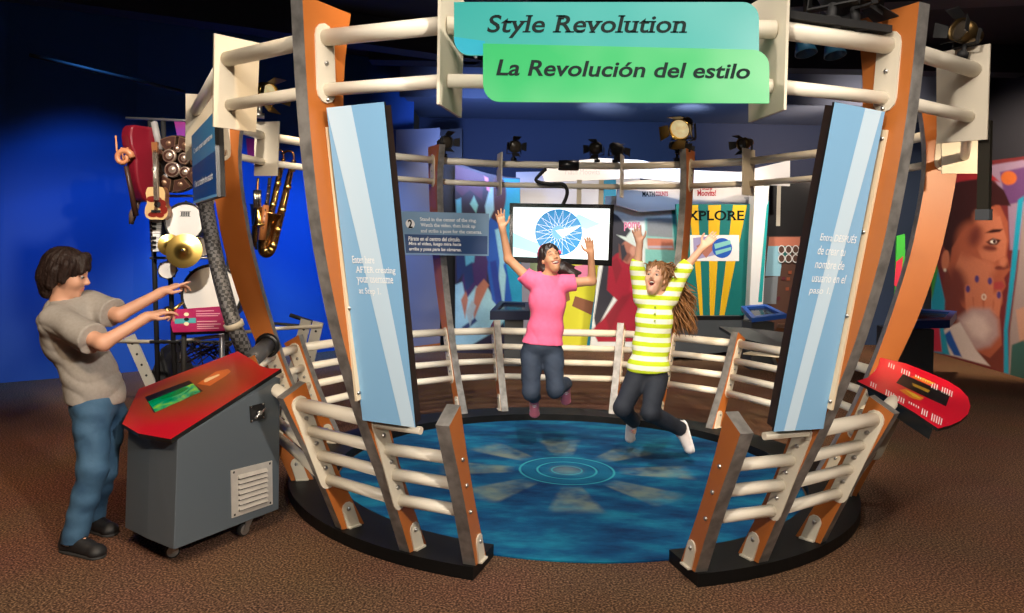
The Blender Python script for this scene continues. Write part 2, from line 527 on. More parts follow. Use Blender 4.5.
# ---------------------------------------------------------------- blue round carpet
def pool_mat():
    m, t, b = nt('blue_print_carpet')
    N = t.nodes.new; L = t.links.new
    tc = N('ShaderNodeTexCoord')
    mp = N('ShaderNodeMapping'); mp.inputs['Scale'].default_value = (1.0, 2.2, 1); L(tc.outputs['Object'], mp.inputs['Vector'])
    n1 = N('ShaderNodeTexNoise'); n1.inputs['Scale'].default_value = 1.9; n1.inputs['Detail'].default_value = 6; n1.inputs['Roughness'].default_value = 0.62
    L(mp.outputs['Vector'], n1.inputs['Vector'])
    r1 = N('ShaderNodeValToRGB'); e = r1.color_ramp.elements
    e[0].position, e[0].color = .34, (0.001, 0.026, 0.095, 1)
    e[1].position, e[1].color = .68, (0.008, 0.19, 0.30, 1)
    k = e.new(.5); k.color = (0.002, 0.075, 0.185, 1)
    L(n1.outputs['Fac'], r1.inputs['Fac'])
    sx = N('ShaderNodeSeparateXYZ'); L(tc.outputs['Object'], sx.inputs[0])
    ln = N('ShaderNodeVectorMath'); ln.operation = 'LENGTH'; L(tc.outputs['Object'], ln.inputs[0])
    at = N('ShaderNodeMath'); at.operation = 'ARCTAN2'; L(sx.outputs['Y'], at.inputs[0]); L(sx.outputs['X'], at.inputs[1])
    def M(op, a, b_=None, c=None, clamp=False):
        n = N('ShaderNodeMath'); n.operation = op; n.use_clamp = clamp
        for i, x in enumerate((a, b_, c)):
            if x is None: continue
            if isinstance(x, (int, float)): n.inputs[i].default_value = x
            else: L(x, n.inputs[i])
        return n.outputs[0]
    # eight soft petals between two radii
    pet = M('COSINE', M('MULTIPLY', at.outputs[0], 8))
    n3 = N('ShaderNodeTexNoise'); n3.inputs['Scale'].default_value = 5; n3.inputs['Detail'].default_value = 5; L(tc.outputs['Object'], n3.inputs['Vector'])
    pet = M('MULTIPLY', M('ADD', pet, .15), 2.5, clamp=True)
    def band(r0, r1, w):
        a = M('DIVIDE', M('SUBTRACT', ln.outputs['Value'], r0), w, clamp=True)
        c = M('DIVIDE', M('SUBTRACT', r1, ln.outputs['Value']), w, clamp=True)
        return M('MULTIPLY', a, c)
    pm = M('MULTIPLY', pet, band(.37, .92, .10))
    pm = M('MULTIPLY', pm, M('MULTIPLY', M('SUBTRACT', n3.outputs['Fac'], .34), 3.2, clamp=True))
    inner = band(-1, .16, .12)
    pm2 = M('MAXIMUM', pm, M('MULTIPLY', inner, .6), clamp=True)
    mx = N('ShaderNodeMix'); mx.data_type = 'RGBA'; L(M('MULTIPLY', pm2, .62), mx.inputs['Factor'])
    L(r1.outputs['Color'], mx.inputs[6]); mx.inputs[7].default_value = (0.27, 0.30, 0.19, 1)
    # circles
    rg = M('MAXIMUM', band(.325, .35, .012), M('MAXIMUM', band(.20, .225, .012), band(.10, .118, .01)))
    dk = M('MAXIMUM', band(.225, .325, .015), M('MULTIPLY', band(.12, .2, .015), .7))
    m2 = N('ShaderNodeMix'); m2.data_type = 'RGBA'; L(M('MULTIPLY', dk, .75), m2.inputs['Factor']); L(mx.outputs[2], m2.inputs[6]); m2.inputs[7].default_value = (0.004, 0.12, 0.22, 1)
    m3 = N('ShaderNodeMix'); m3.data_type = 'RGBA'; L(M('MULTIPLY', rg, .8), m3.inputs['Factor']); L(m2.outputs[2], m3.inputs[6]); m3.inputs[7].default_value = (0.05, 0.42, 0.44, 1)
    L(m3.outputs[2], b.inputs['Base Color'])
    b.inputs['Roughness'].default_value = 0.85; b.inputs['Specular IOR Level'].default_value = 0.2
    n4 = N('ShaderNodeTexNoise'); n4.inputs['Scale'].default_value = 160; L(tc.outputs['Object'], n4.inputs['Vector'])
    bp = N('ShaderNodeBump'); bp.inputs['Strength'].default_value = .35; bp.inputs['Distance'].default_value = .006
    L(n4.outputs['Fac'], bp.inputs['Height']); L(bp.outputs['Normal'], b.inputs['Normal'])
    return m
mb = MB()
mb.lathe((RC.x, RC.y, 0.0), (0, 0, 1), [(1.605, 0.001), (1.605, .008), (1.595, .012), (.001, .012)], 128)
o = mb.build('round_carpet', pool_mat())
for p in o.data.polygons: p.use_smooth = False
tag(recentre(o), 'round blue printed carpet with pale star and rings filling the enclosure', 'carpet')
# ---------------------------------------------------------------- header sign (glow added to the acrylic boards for brightness)
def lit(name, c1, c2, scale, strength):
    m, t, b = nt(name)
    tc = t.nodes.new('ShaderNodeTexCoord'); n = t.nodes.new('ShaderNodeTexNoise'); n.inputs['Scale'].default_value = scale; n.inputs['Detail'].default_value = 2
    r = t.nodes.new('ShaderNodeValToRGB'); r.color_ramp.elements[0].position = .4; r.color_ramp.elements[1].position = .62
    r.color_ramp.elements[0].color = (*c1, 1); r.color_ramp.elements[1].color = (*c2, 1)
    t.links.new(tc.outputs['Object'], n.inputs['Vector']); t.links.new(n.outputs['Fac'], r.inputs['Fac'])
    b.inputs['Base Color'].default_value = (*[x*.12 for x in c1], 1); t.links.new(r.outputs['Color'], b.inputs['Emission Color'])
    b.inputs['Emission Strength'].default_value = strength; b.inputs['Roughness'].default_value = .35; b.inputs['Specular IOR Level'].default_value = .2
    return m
YS = 2.78
hs = thing('header_sign', P(612, 103, YS), 'big header sign of a teal board above a green board over the ring opening', 'sign')
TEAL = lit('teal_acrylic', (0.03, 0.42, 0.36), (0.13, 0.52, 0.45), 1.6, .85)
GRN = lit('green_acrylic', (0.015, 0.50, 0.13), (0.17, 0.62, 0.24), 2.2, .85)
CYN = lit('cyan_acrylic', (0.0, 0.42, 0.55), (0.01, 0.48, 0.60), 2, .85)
def acrylic(q, y, m, rc, corners, asp, name, extra=None):
    bd = Board(*[P(x, yy, y) for x, yy in q])
    ol = rounded(0, 0, 1, 1, rc, corners, asp)
    mb = MB(); mb.hexa([bd.at(u, v) for u, v in ol], [bd.at(u, v, -.014) for u, v in ol])
    if extra: extra(mb, bd)
    return bd, mb.build(name, m, hs)
def band(mb, bd):
    bl = [p for p in rounded(0, 0, 1, 1, .3, 'bl', 5.65) if p[0] < .09 and p[1] > .66]
    bd.poly(mb, [(.102, .74), (.102, 1.0)] + bl + [(0, .66)], 1, .0006)
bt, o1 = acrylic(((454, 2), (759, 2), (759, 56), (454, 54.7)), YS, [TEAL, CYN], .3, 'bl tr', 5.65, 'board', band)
bt.text('Style Revolution', ((487-454)/305, .245, (687-454)/305, .685), 'lettering', INKD, o1, bold=.016, shear=.3, serif=True, spacing=1.02)
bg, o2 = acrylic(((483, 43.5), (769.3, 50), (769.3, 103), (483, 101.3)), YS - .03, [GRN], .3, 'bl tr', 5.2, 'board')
bg.text('La Revolución del estilo', ((496-483)/286, .27, (749.6-483)/286, .555), 'lettering', INKD, o2, bold=.022, shear=.2)
for x, y in ((474, 48), (752, 48)):
    p = P(x, y, YS + .016); MB().tube([p, p + V((0, .12, 0))], .008, 8).build('standoff', BOLT, hs)

# ---------------------------------------------------------------- two tall entrance panels
PBLUE = mat('panel_blue', (0.215, 0.43, 0.66), .38)
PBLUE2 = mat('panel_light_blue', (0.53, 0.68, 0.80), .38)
STRIP = mat('cream_strip', (0.70, 0.56, 0.38), .5)
def panel(tl, tr, br, bl, name, label, band, dark_u):
    th = thing(name, (V(bl) + V(br))/2, label, 'sign')
    bd = Board(tl, tr, br, bl)
    mb = MB()
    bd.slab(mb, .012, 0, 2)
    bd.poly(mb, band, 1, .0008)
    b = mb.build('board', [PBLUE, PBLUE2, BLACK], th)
    mb = MB()
    q = [bd.at(u, v, -.0125) for u, v in ((0.01, 0.01), (.99, 0.01), (.99, .99), (.01, .99))]
    mb.hexa(q, [p - bd.n*.04 for p in q])
    mb.build('back_tray', mat('dark_brown_frame', (0.02, 0.012, 0.01), .4), th)
    return th, bd
def on_cyl(az, r, z): return RP(az, r, z)
th, bd = panel(RP(-26.5, 2.60, 2.173), RP(-20.15, 2.60, 2.18), RP(-20.0, 2.29, .80), RP(-27.1, 2.29, .80),
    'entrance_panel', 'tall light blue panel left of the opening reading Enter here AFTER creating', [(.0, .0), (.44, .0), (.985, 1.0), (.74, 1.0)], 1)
for i, (s, u0, u1) in enumerate((('Enter here', .16, .56), ('AFTER creating', .20, .92), ('your username', .20, .86), ('at Step 1.', .22, .62))):
    v0 = .452 + i*.0335
    bd.text(s, (u0, v0, u1, v0 + (.0235 if i in (0,) else .0255)), 'lettering', INKW, th, bold=.006, serif=True)
def strip(th, a, p0, p1, side):
    q0, q1 = [PP(*p, RC, tan_(a)) for p in (p0, p1)]
    n = tan_(a)*side; d = (q1 - q0).normalized(); s = d.cross(n).normalized()*.014
    q = [q0 - s, q0 + s, q1 + s, q1 - s]
    mb = MB(); mb.hexa([p + n*.012 for p in q], [p - n*.0 for p in q])
    for k in (.03, .35, .65, .97):
        c = q0.lerp(q1, k) + n*.012; mb.lathe(c, n, [(.009, 0), (.008, .008), (0, .009)], 8, 1)
    mb.build('mounting_strip', [STRIP, BOLT], th)
strip(th, -27.2, (327.5, 127), (357, 400), 1)
MB().tube([RP(-27.1, 2.2, .765), RP(-20.5, 2.2, .765)], .018, 10).build('support_bar', CREAM2, th)
th, bd = panel(RP(20.45, 2.60, 2.208), RP(26.4, 2.60, 2.192), RP(27.0, 2.29, .815), RP(20.0, 2.29, .822),
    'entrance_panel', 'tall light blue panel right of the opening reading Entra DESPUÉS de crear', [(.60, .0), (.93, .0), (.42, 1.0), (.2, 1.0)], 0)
for i, (s, u0, u1) in enumerate((('Entra DESPUÉS', .20, .92), ('de crear tu', .20, .75), ('nombre de', .20, .78), ('usuario en el', .19, .86), ('paso 1.', .18, .6))):
    v0 = .368 + i*.042
    h = .027
    bd.text(s, (u0, v0, u1, v0 + h), 'lettering', INKW, th, bold=.002, shear=.1)
strip(th, 27.2, (886, 130), (831, 409), -1)
MB().tube([RP(20.5, 2.2, .78), RP(27.1, 2.2, .78), RP(27.1, 2.2, .745)], .018, 10).build('support_bar', CREAM2, th)

# ---------------------------------------------------------------- sign with the number 2
SB1 = mat('sign_mid_blue', (0.15, 0.27, 0.42), .4); SB2 = mat('sign_navy', (0.006, 0.045, 0.16), .4)
Y2 = 7.42
bd = Board(P(400, 211, Y2), P(489, 213.7, Y2), P(488.6, 256, Y2), P(403.6, 254.6, Y2))
th = thing('instruction_sign', P(446, 256, Y2), 'small two tone blue sign numbered 2 mounted on the back post above the rails', 'sign')
mb = MB(); bd.slab(mb, .02); bd.poly(mb, [(.03, .53), (.985, .53), (.985, .96), (.03, .96)], 1)
mb.build('board', [SB1, SB2], th)
mb = MB()
bd.poly(mb, [(.105 + .052*math.cos(k*PI/12), .29 + .108*math.sin(k*PI/12)) for k in range(24)], 0, .002); mb.build('number_disc', WHITE, th)
bd.text('2', (.080, .19, .130, .39), 'lettering', INKD, th, off=.004, bold=.03)
for i, (s, u1) in enumerate((('Stand in the center of the ring.', .86), ('Watch the video, then look up', .845), ('and strike a pose for the cameras.', .92))):
    bd.text(s, (.22, .13 + .135*i, u1, .235 + .135*i), 'lettering', INKW, th, bold=.012, serif=True)
for i, (s, u1) in enumerate((('Párate en el centro del círculo.', .67), ('Mira el video, luego mira hacia', .68), ('arriba y posa para las cámaras.', .68))):
    bd.text(s, (.07, .575 + .125*i, u1, .675 + .125*i), 'lettering', INKW, th, bold=.018, shear=.15)
MB().box(P(447, 235, Y2 + .06), (.12, .09, .12)).build('mounting_block', BLACK, th)

# ---------------------------------------------------------------- sign beside the left post
th = thing('username_sign', P(205, 203, 4.35), 'dark framed blue sign seen nearly edge on left of the front post above the drums', 'sign')
bd = Board(P(191.5, 136, 4.87), P(214, 111.5, 3.88), P(216.8, 196.5, 3.88), P(193.5, 203.5, 4.87))
mb = MB(); bd.slab(mb, .02, 0, 3); bd.poly(mb, [(0, .46), (1, .46), (1, .965), (0, .965)], 1); bd.poly(mb, [(0, .965), (1, .965), (1, 1), (0, 1)], 2)
mb.build('board', [mat('sign_sky', (0.05, 0.22, 0.42), .4), mat('sign_deep', (0.004, 0.06, 0.20), .4), mat('sign_pale', (0.12, 0.34, 0.55), .4), BLACK], th)
bd.text('Create your username', (.1, .215, .92, .315), 'lettering', INKW, th, bold=.02)
bd.text('Crea tu nombre de usuario', (.1, .68, .9, .78), 'lettering', INKW, th, bold=.02, shear=.1)
q = [bd.at(u, v, -.021) for u, v in ((.0, .0), (1.0, .0), (1.0, 1.0), (.0, 1.0))]
MB().hexa(q, [p - bd.n*.022 for p in q]).build('back_tray', BLACKM, th)

# ---------------------------------------------------------------- television
YT = 7.9
tv = thing('television', P(560, 264, YT), 'flat black television with blue wheel picture hanging from the back rails', 'television')
bd = Board(P(509.6, 203, YT), P(614.2, 204.6, YT), P(611.8, 266, YT), P(509.3, 262, YT))
mb = MB()
ol = [(0, 0), (1, 0), (1, 1), (0, 1)]; il = [(.035, .065), (.962, .065), (.962, .905), (.035, .905)]
mb.hexa([bd.at(u, v, -.03) for u, v in ol], [bd.at(u, v, -.085) for u, v in ol])
for i in range(4):
    j = (i + 1) % 4
    mb.hexa([bd.at(*ol[i]), bd.at(*ol[j]), bd.at(*il[j]), bd.at(*il[i])], [bd.at(*ol[i], -.03), bd.at(*ol[j], -.03), bd.at(*il[j], -.03), bd.at(*il[i], -.03)])
mb.build('casing', mat('gloss_black', (0.004, 0.004, 0.005), .15), tv)
def scr(name, c, s=1.0):
    return mat(name, c, .25, emit=s)
mb = MB(); f = lambda uv, mi, off: bd.poly(mb, uv, mi, off)
f(il, 0, -.012)
f([(.035, .5), (.22, .63), (.42, .74), (.42, .82), (.035, .905)], 1, -.0115)
f([(.035, .74), (.3, .86), (.62, .8), (.72, .905), (.035, .905)], 3, -.0112)
f([(.66, .16), (.88, .32), (.74, .42), (.6, .3)], 1, -.0115)
cu, cv, RU, RV = .475, .475, .228, .385
f([(cu + RU*math.cos(k*PI/24), cv + RV*math.sin(k*PI/24)) for k in range(48)], 2, -.011)
n = 18
for k in range(n):
    for st in (8,):
        a0, a1 = 2*PI*k/n, 2*PI*(k + st)/n
        p0 = V((math.cos(a0), math.sin(a0))); p1 = V((math.cos(a1), math.sin(a1))); w = V((-(p1 - p0).y, (p1 - p0).x)).normalized()*.0048
        f([(cu + RU*.97*q.x, cv + RV*.97*q.y) for q in (p0 - w, p1 - w, p1 + w, p0 + w)], 0, -.0105 + .00002*k)
f([(cu + RU*.28*math.cos(k*PI/12), cv + RV*.28*math.sin(k*PI/12)) for k in range(24)], 4, -.0098)
f([(cu - .03, cv - .03), (cu + .04, cv + .09), (cu + RU*.95, cv - .12)], 0, -.0095)
mb.build('screen', [scr('screen_white', (0.86, 0.93, 0.95)), scr('screen_aqua', (0.30, 0.75, 0.86)), scr('screen_blue', (0.01, 0.18, 0.42)), scr('screen_pale', (0.62, 0.88, 0.93)), scr('screen_core', (.10, .32, .58))], tv, weld=False)
for x in (579, 601):
    t0, t1 = P(x, 180, YT + .14), P(x, 215, YT + .10)
    MB().box((t0 + t1)/2, (.05, .012, (t0 - t1).length)).build('hanger_bar', CREAM2, tv)
MB().tube([CH(178.2 + k, 2.585, 2.475) for k in (-2.6, 2.2)], .055, 14).build('rail_clamp', BLACK, tv)
cb = [CH(183.5, 2.56, 2.43), P(536, 180, 7.95), P(548, 184, 7.92), P(562, 184, 7.92), P(567, 190, 7.93), P(566, 198, 7.95), P(562, 206, 7.97)]
def spline(p, n=6):
    out = []
    for i in range(len(p) - 1):
        p0, p1, p2, p3 = p[max(i-1, 0)], p[i], p[i+1], p[min(i+2, len(p)-1)]
        for k in range(n):
            t = k/n
            out.append(.5*((2*p1) + (p2 - p0)*t + (2*p0 - 5*p1 + 4*p2 - p3)*t*t + (3*p1 - p0 - 3*p2 + p3)*t**3))
    return out + [p[-1]]
MB().tube(spline(cb), .019, 8).build('power_cable', BLACKM, tv)
# ---------------------------------------------------------------- kiosk on castors at the left
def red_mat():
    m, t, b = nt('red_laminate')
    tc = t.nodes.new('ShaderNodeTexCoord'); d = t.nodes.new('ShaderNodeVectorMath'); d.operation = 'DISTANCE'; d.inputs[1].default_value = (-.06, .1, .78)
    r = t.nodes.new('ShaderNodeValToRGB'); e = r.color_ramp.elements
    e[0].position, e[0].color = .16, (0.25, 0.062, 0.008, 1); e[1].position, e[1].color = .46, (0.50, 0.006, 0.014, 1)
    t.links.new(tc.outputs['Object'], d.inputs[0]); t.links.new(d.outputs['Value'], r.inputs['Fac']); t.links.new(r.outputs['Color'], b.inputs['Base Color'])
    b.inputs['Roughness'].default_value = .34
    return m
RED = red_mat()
ORG2 = mat('orange_print', (0.60, 0.14, 0.02), .35)
KB = mat('kiosk_grey', (0.085, 0.105, 0.125), .4)
ks = thing('touchscreen_kiosk', (-1.72, 4.2, 0), 'grey kiosk on castors with sloping red top and green touchscreen beside the boy', 'kiosk')
top = [V(p) for p in ((-1.625, 3.70, .646), (-1.837, 3.813, .645), (-1.985, 3.95, .660), (-2.12, 4.40, .745), (-1.705, 4.811, .924), (-1.56, 4.64, .897), (-1.47, 4.52, .880), (-1.40, 4.455, .875), (-1.315, 4.425, .876))]
# best plane through the top so that it is flat
cen = sum(top, V())/len(top)
A = np.array([[p.x - cen.x, p.y - cen.y] for p in top]); z = np.array([p.z - cen.z for p in top])
gx, gy = np.linalg.lstsq(A, z, rcond=None)[0]
for p in top: p.z = cen.z + gx*(p.x - cen.x) + gy*(p.y - cen.y)
tn = V((-gx, -gy, 1)).normalized()
def onT(x, y, off=0.0): return V((x, y, cen.z + gx*(x - cen.x) + gy*(y - cen.y))) + tn*off
def pxT(px, py, off=0.0): return PP(px, py, cen, tn) + tn*off
mb = MB(); mb.hexa(top, [p - tn*.022 for p in top], 0, 1)
# printed orange flash
tp = mb
tp.face([pxT(x, y, .0008) for x, y in ((197, 384), (216, 371.5), (228, 369), (231, 371.5), (226, 376), (210, 386))], 2)
tp.face([pxT(x, y, .0012) for x, y in ((204, 380.5), (205.5, 379), (219, 374.2), (220, 375.2), (207, 382), (204.5, 382.5))], 3)
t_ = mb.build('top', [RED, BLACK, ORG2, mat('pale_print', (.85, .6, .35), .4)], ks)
# screen with a dark surround, slightly sunk
sc = [pxT(x, y) for x, y in ((145, 397), (189, 380.5), (203, 391), (154, 413))]
scm, t, b = nt('screen_green')
tc = t.nodes.new('ShaderNodeTexCoord'); n1 = t.nodes.new('ShaderNodeTexNoise'); n1.inputs['Scale'].default_value = 7; n1.inputs['Distortion'].default_value = 1.5
r = t.nodes.new('ShaderNodeValToRGB'); e = r.color_ramp.elements
e[0].position, e[0].color = .36, (0.0, 0.13, 0.025, 1); e[1].position, e[1].color = .66, (0.14, 0.38, 0.03, 1)
k = e.new(.5); k.color = (0.0, 0.20, 0.09, 1)
t.links.new(tc.outputs['Object'], n1.inputs['Vector']); t.links.new(n1.outputs['Fac'], r.inputs['Fac'])
t.links.new(r.outputs['Color'], b.inputs['Base Color']); t.links.new(r.outputs['Color'], b.inputs['Emission Color']); b.inputs['Emission Strength'].default_value = .55
b.inputs['Roughness'].default_value = .12
mb = MB()
ctr = sum(sc, V())/4
inner = [ctr.lerp(p, .86) + tn*.0015 for p in sc]
inner[0] = sc[0].lerp(sc[3], .32) + tn*.0015; inner[1] = sc[1].lerp(sc[2], .3) + tn*.0015
inner[2] = sc[2].lerp(sc[3], .05) + tn*.0015; inner[3] = sc[3].lerp(sc[2], .03) + tn*.0015
mb.hexa([p + tn*.001 for p in sc], [p - tn*.004 for p in sc], 0)
mb.face(inner, 1)
mb.build('touchscreen', [BLACK, scm], ks, weld=False)
# body
foot = [(-1.608, 3.722), (-1.80, 3.853), (-1.985, 4.0), (-2.06, 4.38), (-1.735, 4.77), (-1.5, 4.5), (-1.283, 4.324)]
upper = [(-1.612, 3.735), (-1.805, 3.86), (-1.985, 4.0), (-2.06, 4.38), (-1.735, 4.77), (-1.5, 4.5), (-1.30, 4.345)]
lo = [V((x, y, .105)) for x, y in foot]; hi = [onT(x, y, -.0225) for x, y in upper]
MB().hexa(hi, lo).build('cabinet', KB, ks, bevel=.004)
# right flank frame for vent and latch
a, b2 = lo[0], lo[-1]; ah, bh = hi[0], hi[-1]
fl = Board(ah, bh, b2, a)
def flpx(px, py): return PP(px, py, a, (b2 - a).cross(ah - a).normalized())
FM = mat('brushed_steel', (0.66, 0.63, 0.58), .35, .35, noise=(20, (0.55, 0.52, 0.48), 3, .3))
g = thing  # keep the name free
q = [flpx(x, y) for x, y in ((230.5, 470.5), (271.5, 460.5), (272, 504), (231.5, 518))]
vb = Board(*q)
if vb.n.x < 0: vb.n = -vb.n
mb = MB(); mb.hexa([vb.at(u, v, .006) for u, v in ((0, 0), (1, 0), (1, 1), (0, 1))], [vb.at(u, v, 0) for u, v in ((0, 0), (1, 0), (1, 1), (0, 1))])
for i in range(7):
    v = .13 + i*.112
    mb.hexa([vb.at(u, w, o_) for u, w, o_ in ((.15, v, .007), (.85, v, .007), (.85, v + .075, .02), (.15, v + .075, .02))], [vb.at(u, w, .006) for u, w in ((.15, v), (.85, v), (.85, v + .075), (.15, v + .075))])
    mb.face([vb.at(u, w, .0065) for u, w in ((.15, v + .076), (.85, v + .076), (.85, v + .108), (.15, v + .108))], 1)
for u, v in ((.06, .05), (.94, .05), (.06, .95), (.94, .95)): mb.lathe(vb.at(u, v, .006), vb.n, [(.007, 0), (0, .004)], 8, 1)
mb.build('vent_grille', [FM, BLACK], ks)
q = [flpx(x, y) for x, y in ((249.5, 406), (264, 402.5), (264.5, 418), (250.5, 422.5))]
hb_ = Board(*q)
if hb_.n.x < 0: hb_.n = -hb_.n
mb = MB(); mb.hexa([hb_.at(u, v, .004) for u, v in ((0, 0), (1, 0), (1, 1), (0, 1))], [hb_.at(u, v, 0) for u, v in ((0, 0), (1, 0), (1, 1), (0, 1))], 1)
mb.tube([hb_.at(.5, .5, .004), hb_.at(.5, .5, .028)], .012, 10, 0); mb.tube([hb_.at(.15, .75, .024), hb_.at(.85, .3, .024)], .007, 8, 0)
for u, v in ((.08, .08), (.92, .08), (.08, .92), (.92, .92)): mb.lathe(hb_.at(u, v, .004), hb_.n, [(.006, 0), (0, .004)], 8, 0)
mb.build('latch', [CHROME, BLACK], ks)
def castor(x, y, ang):
    c = MB(); R = Matrix.Rotation(ang, 3, 'Z'); o = V((x, y, 0))
    c.box(o + V((0, 0, .102)), (.075, .06, .008), R, 1)
    for s in (-1, 1):
        q = [o + R @ V(p) for p in ((-.025, s*.02, .098), (.025, s*.02, .098), (-.02, s*.02, .03), (-.045, s*.02, .03))]
        c.hexa(q, [p + R @ V((0, s*.004, 0)) for p in q], 1)
    w = o + R @ V((-.03, 0, .037))
    c.lathe(w - R @ V((0, .016, 0)), R @ V((0, 1, 0)), [(.001, 0), (.028, 0), (.0365, .006), (.0365, .026), (.028, .032), (.001, .032)], 18, 0, [1, 0, 0, 0, 1])
    return c.build('castor', [BLACKM, mat('castor_steel', (.4, .39, .37), .35, .8)], ks)
for x, y, an in ((-1.66, 3.90, .5), (-1.42, 4.22, 1.0), (-1.93, 4.22, .3), (-1.72, 4.6, .8)): castor(x, y, an)

# ---------------------------------------------------------------- red reading desk on the right of the ring
p1, p2, p3 = P(857, 381, 4.50), P(880, 357, 4.93), P(938, 431, 3.98)
dn = (p2 - p1).cross(p3 - p1).normalized()
if dn.z < 0: dn = -dn
def pxD(px, py, off=0.0): return PP(px, py, p1, dn) + dn*off
ol = [(857, 381), (868, 377.5), (875, 371), (879, 364), (880, 357.5), (906, 363.5), (930, 373), (948, 381), (960, 388.5), (968, 397), (970.5, 406), (968, 414), (960, 421), (950, 425.5), (938, 428.5), (915, 413), (885, 395)]
rd = thing('reading_desk', RP(73, 2.3, .75), 'red sloping reading desk with a rounded end fixed outside the right of the ring', 'exhibit desk')
mb = MB(); q = [pxD(*p) for p in ol]
mb.hexa(q, [p - dn*.018 for p in q], 0, 1)
slot = [(903, 374), (950, 395), (946, 406.5), (896, 383)]
mb.face([pxD(x, y, .001) for x, y in slot], 1)
mb.face([pxD(x, y, .0016) for x, y in ((912, 383), (930, 390.5), (928, 393), (913, 386))], 3)
for poly in (((911, 376.5), (918, 376.5), (934, 384), (928, 384.5)), ((899, 390), (906, 389), (924, 398), (920, 400.5), (912, 398.5))): mb.face([pxD(x, y, .0008) for x, y in poly], 2)
for poly in (((918, 376.8), (924, 378.5), (935, 383.5), (931, 384)), ((905, 390), (915, 394), (921, 399), (913, 396.5))): mb.face([pxD(x, y, .0014) for x, y in poly], 4)
# lines of small print: columns of short white strokes
def row(o, dirv, items):
    for (s, ln, n) in items:
        for k in range(n):
            bx, by = o[0] + dirv[0]*(s + k*2.6), o[1] + dirv[1]*(s + k*2.6)
            mb.face([pxD(x, y, .0012) for x, y in ((bx, by), (bx + .9, by + .45), (bx - .2*ln + .9, by + ln + .45), (bx - .2*ln, by + ln))], 5)
row((889, 362.5), (.92, .42), [(0, 4.5, 3), (14, 4.5, 4), (29, 2.2, 7), (47, 5.5, 3), (58, 5.5, 5)])
row((871, 381.5), (.90, .47), [(0, 4.5, 3), (17, 5.5, 4), (31, 5, 3), (42, 2.2, 5), (57, 6, 3), (68, 7, 5)])
rt = mb.build('top', [mat('red_print', (0.66, 0.008, 0.03), .3), BLACK, mat('orange_glow_print', (.75, .25, .02), .4), mat('amber_print', (.35, .22, .02), .4), mat('yellow_print', (.85, .55, .05), .4), INKW], rd, weld=False)
mb = MB()
u = [pxD(x, y, -.019) for x, y in ((866, 379), (884, 366), (945, 392), (934, 422))]
mb.hexa(u, [p - V((0, 0, .10)) + (sum(u, V())/4 - p)*.12 for p in u]); mb.build('desk_box', BLACK, rd)
w0 = pxD(872, 374, -.05)
MB().hexa([w0 + V(p) for p in ((-.06, -.05, 0), (.06, -.05, 0), (.06, .05, 0), (-.06, .05, 0))], [RP(73, 2.2, .80) + V(p) for p in ((-.05, -.05, 0), (.05, -.05, 0), (.05, .05, 0), (-.05, .05, 0))]).build('mounting_arm', BLACKM, rd)

# ---------------------------------------------------------------- dark reading desk at the back right
dk = thing('reading_desk', RP(120, 2.5, .7), 'dark pointed reading desk outside the back right rails below the yellow striped display', 'exhibit desk')
q = [P(719, 326.5, 7.6), P(748, 328, 7.75), P(800, 334, 7.3), (P(800, 352, 6.75)), P(738, 337.5, 7.15)]
mb = MB(); mb.hexa(q, [p - V((0, 0, .03)) for p in q]); mb.build('top', BLACK, dk)
q2 = [P(740, 338, 7.25), P(796, 344, 6.95), P(796, 340, 7.2), P(748, 334, 7.6)]
MB().hexa([p - V((0, 0, .03)) for p in q2], [p - V((0, 0, .15)) for p in q2]).build('desk_box', DGREY, dk)
q3 = [P(743, 353, 7.0), P(797, 358, 6.9), P(797, 352, 7.3), P(760, 349, 7.4)]
MB().hexa(q3, [p - V((0, 0, .012)) for p in q3]).build('lower_shelf', CREAM2, dk)
a_ = (q3[0] + q3[2])/2; b_ = (q2[0] + q2[2])/2
for s in (-.15, .2): MB().tube([V((b_.x + s, b_.y, b_.z - .15)), V((a_.x + s, a_.y, a_.z))], .02, 8).build('strut', BLACKM, dk)
c_ = RP(122, 2.2, .6); MB().tube([c_, V((a_.x, a_.y, a_.z - .01))], .02, 8).build('strut', BLACKM, dk)

# ---------------------------------------------------------------- distant kiosks with blue trays
TRAY = mat('tray_blue', (0.012, 0.045, 0.22), .35); TRAYD = mat('tray_navy', (0.006, 0.015, 0.06), .4); PED = mat('pedestal_grey', (0.06, 0.07, 0.08), .5)
def kiosk(corners, ped, y0, label, tray=TRAY, dz=.09):
    k = thing('tray_kiosk', (0, 0, 0), label, 'kiosk', 'kiosks with blue trays')
    q = [P(*c) for c in corners]
    n = (q[1] - q[0]).cross(q[3] - q[0]).normalized()
    if n.z < 0: n = -n
    c = sum(q, V())/4
    mb = MB()
    i1 = [c.lerp(p, .72) for p in q]
    lo = [p - V((0, 0, dz)) for p in q]
    for i in range(4):
        j = (i + 1) % 4
        mb.face([q[i], q[j], i1[j], i1[i]]); mb.face([q[i], q[j], lo[j], lo[i]])
        mb.face([i1[i], i1[j], i1[j] - n*.03, i1[i] - n*.03])
    mb.face([p - n*.03 for p in i1], 1); mb.face(lo)
    mb.build('tray', [tray, mat('tray_glass', (0.02, 0.03, 0.05), .15)], k, weld=False)
    a, b, yb = ped
    l, r = P(a, 300, yb), P(b, 300, yb); zt = min(p.z for p in lo) - .001
    pq = [V((l.x, yb, 0)), V((r.x, yb, 0)), V((r.x, yb + .42, 0)), V((l.x, yb + .42, 0))]
    MB().hexa([p + V((0, 0, zt)) for p in pq], pq).build('pedestal', PED, k, bevel=.006)
    return k
kiosk(((897, 321, 9.6), (950, 320, 9.6), (957, 311, 10.15), (911, 308, 10.15)), (893, 935, 9.66), 0, 'blue tray kiosk on a dark pedestal standing before the wall mural of a face', TRAY, .1)
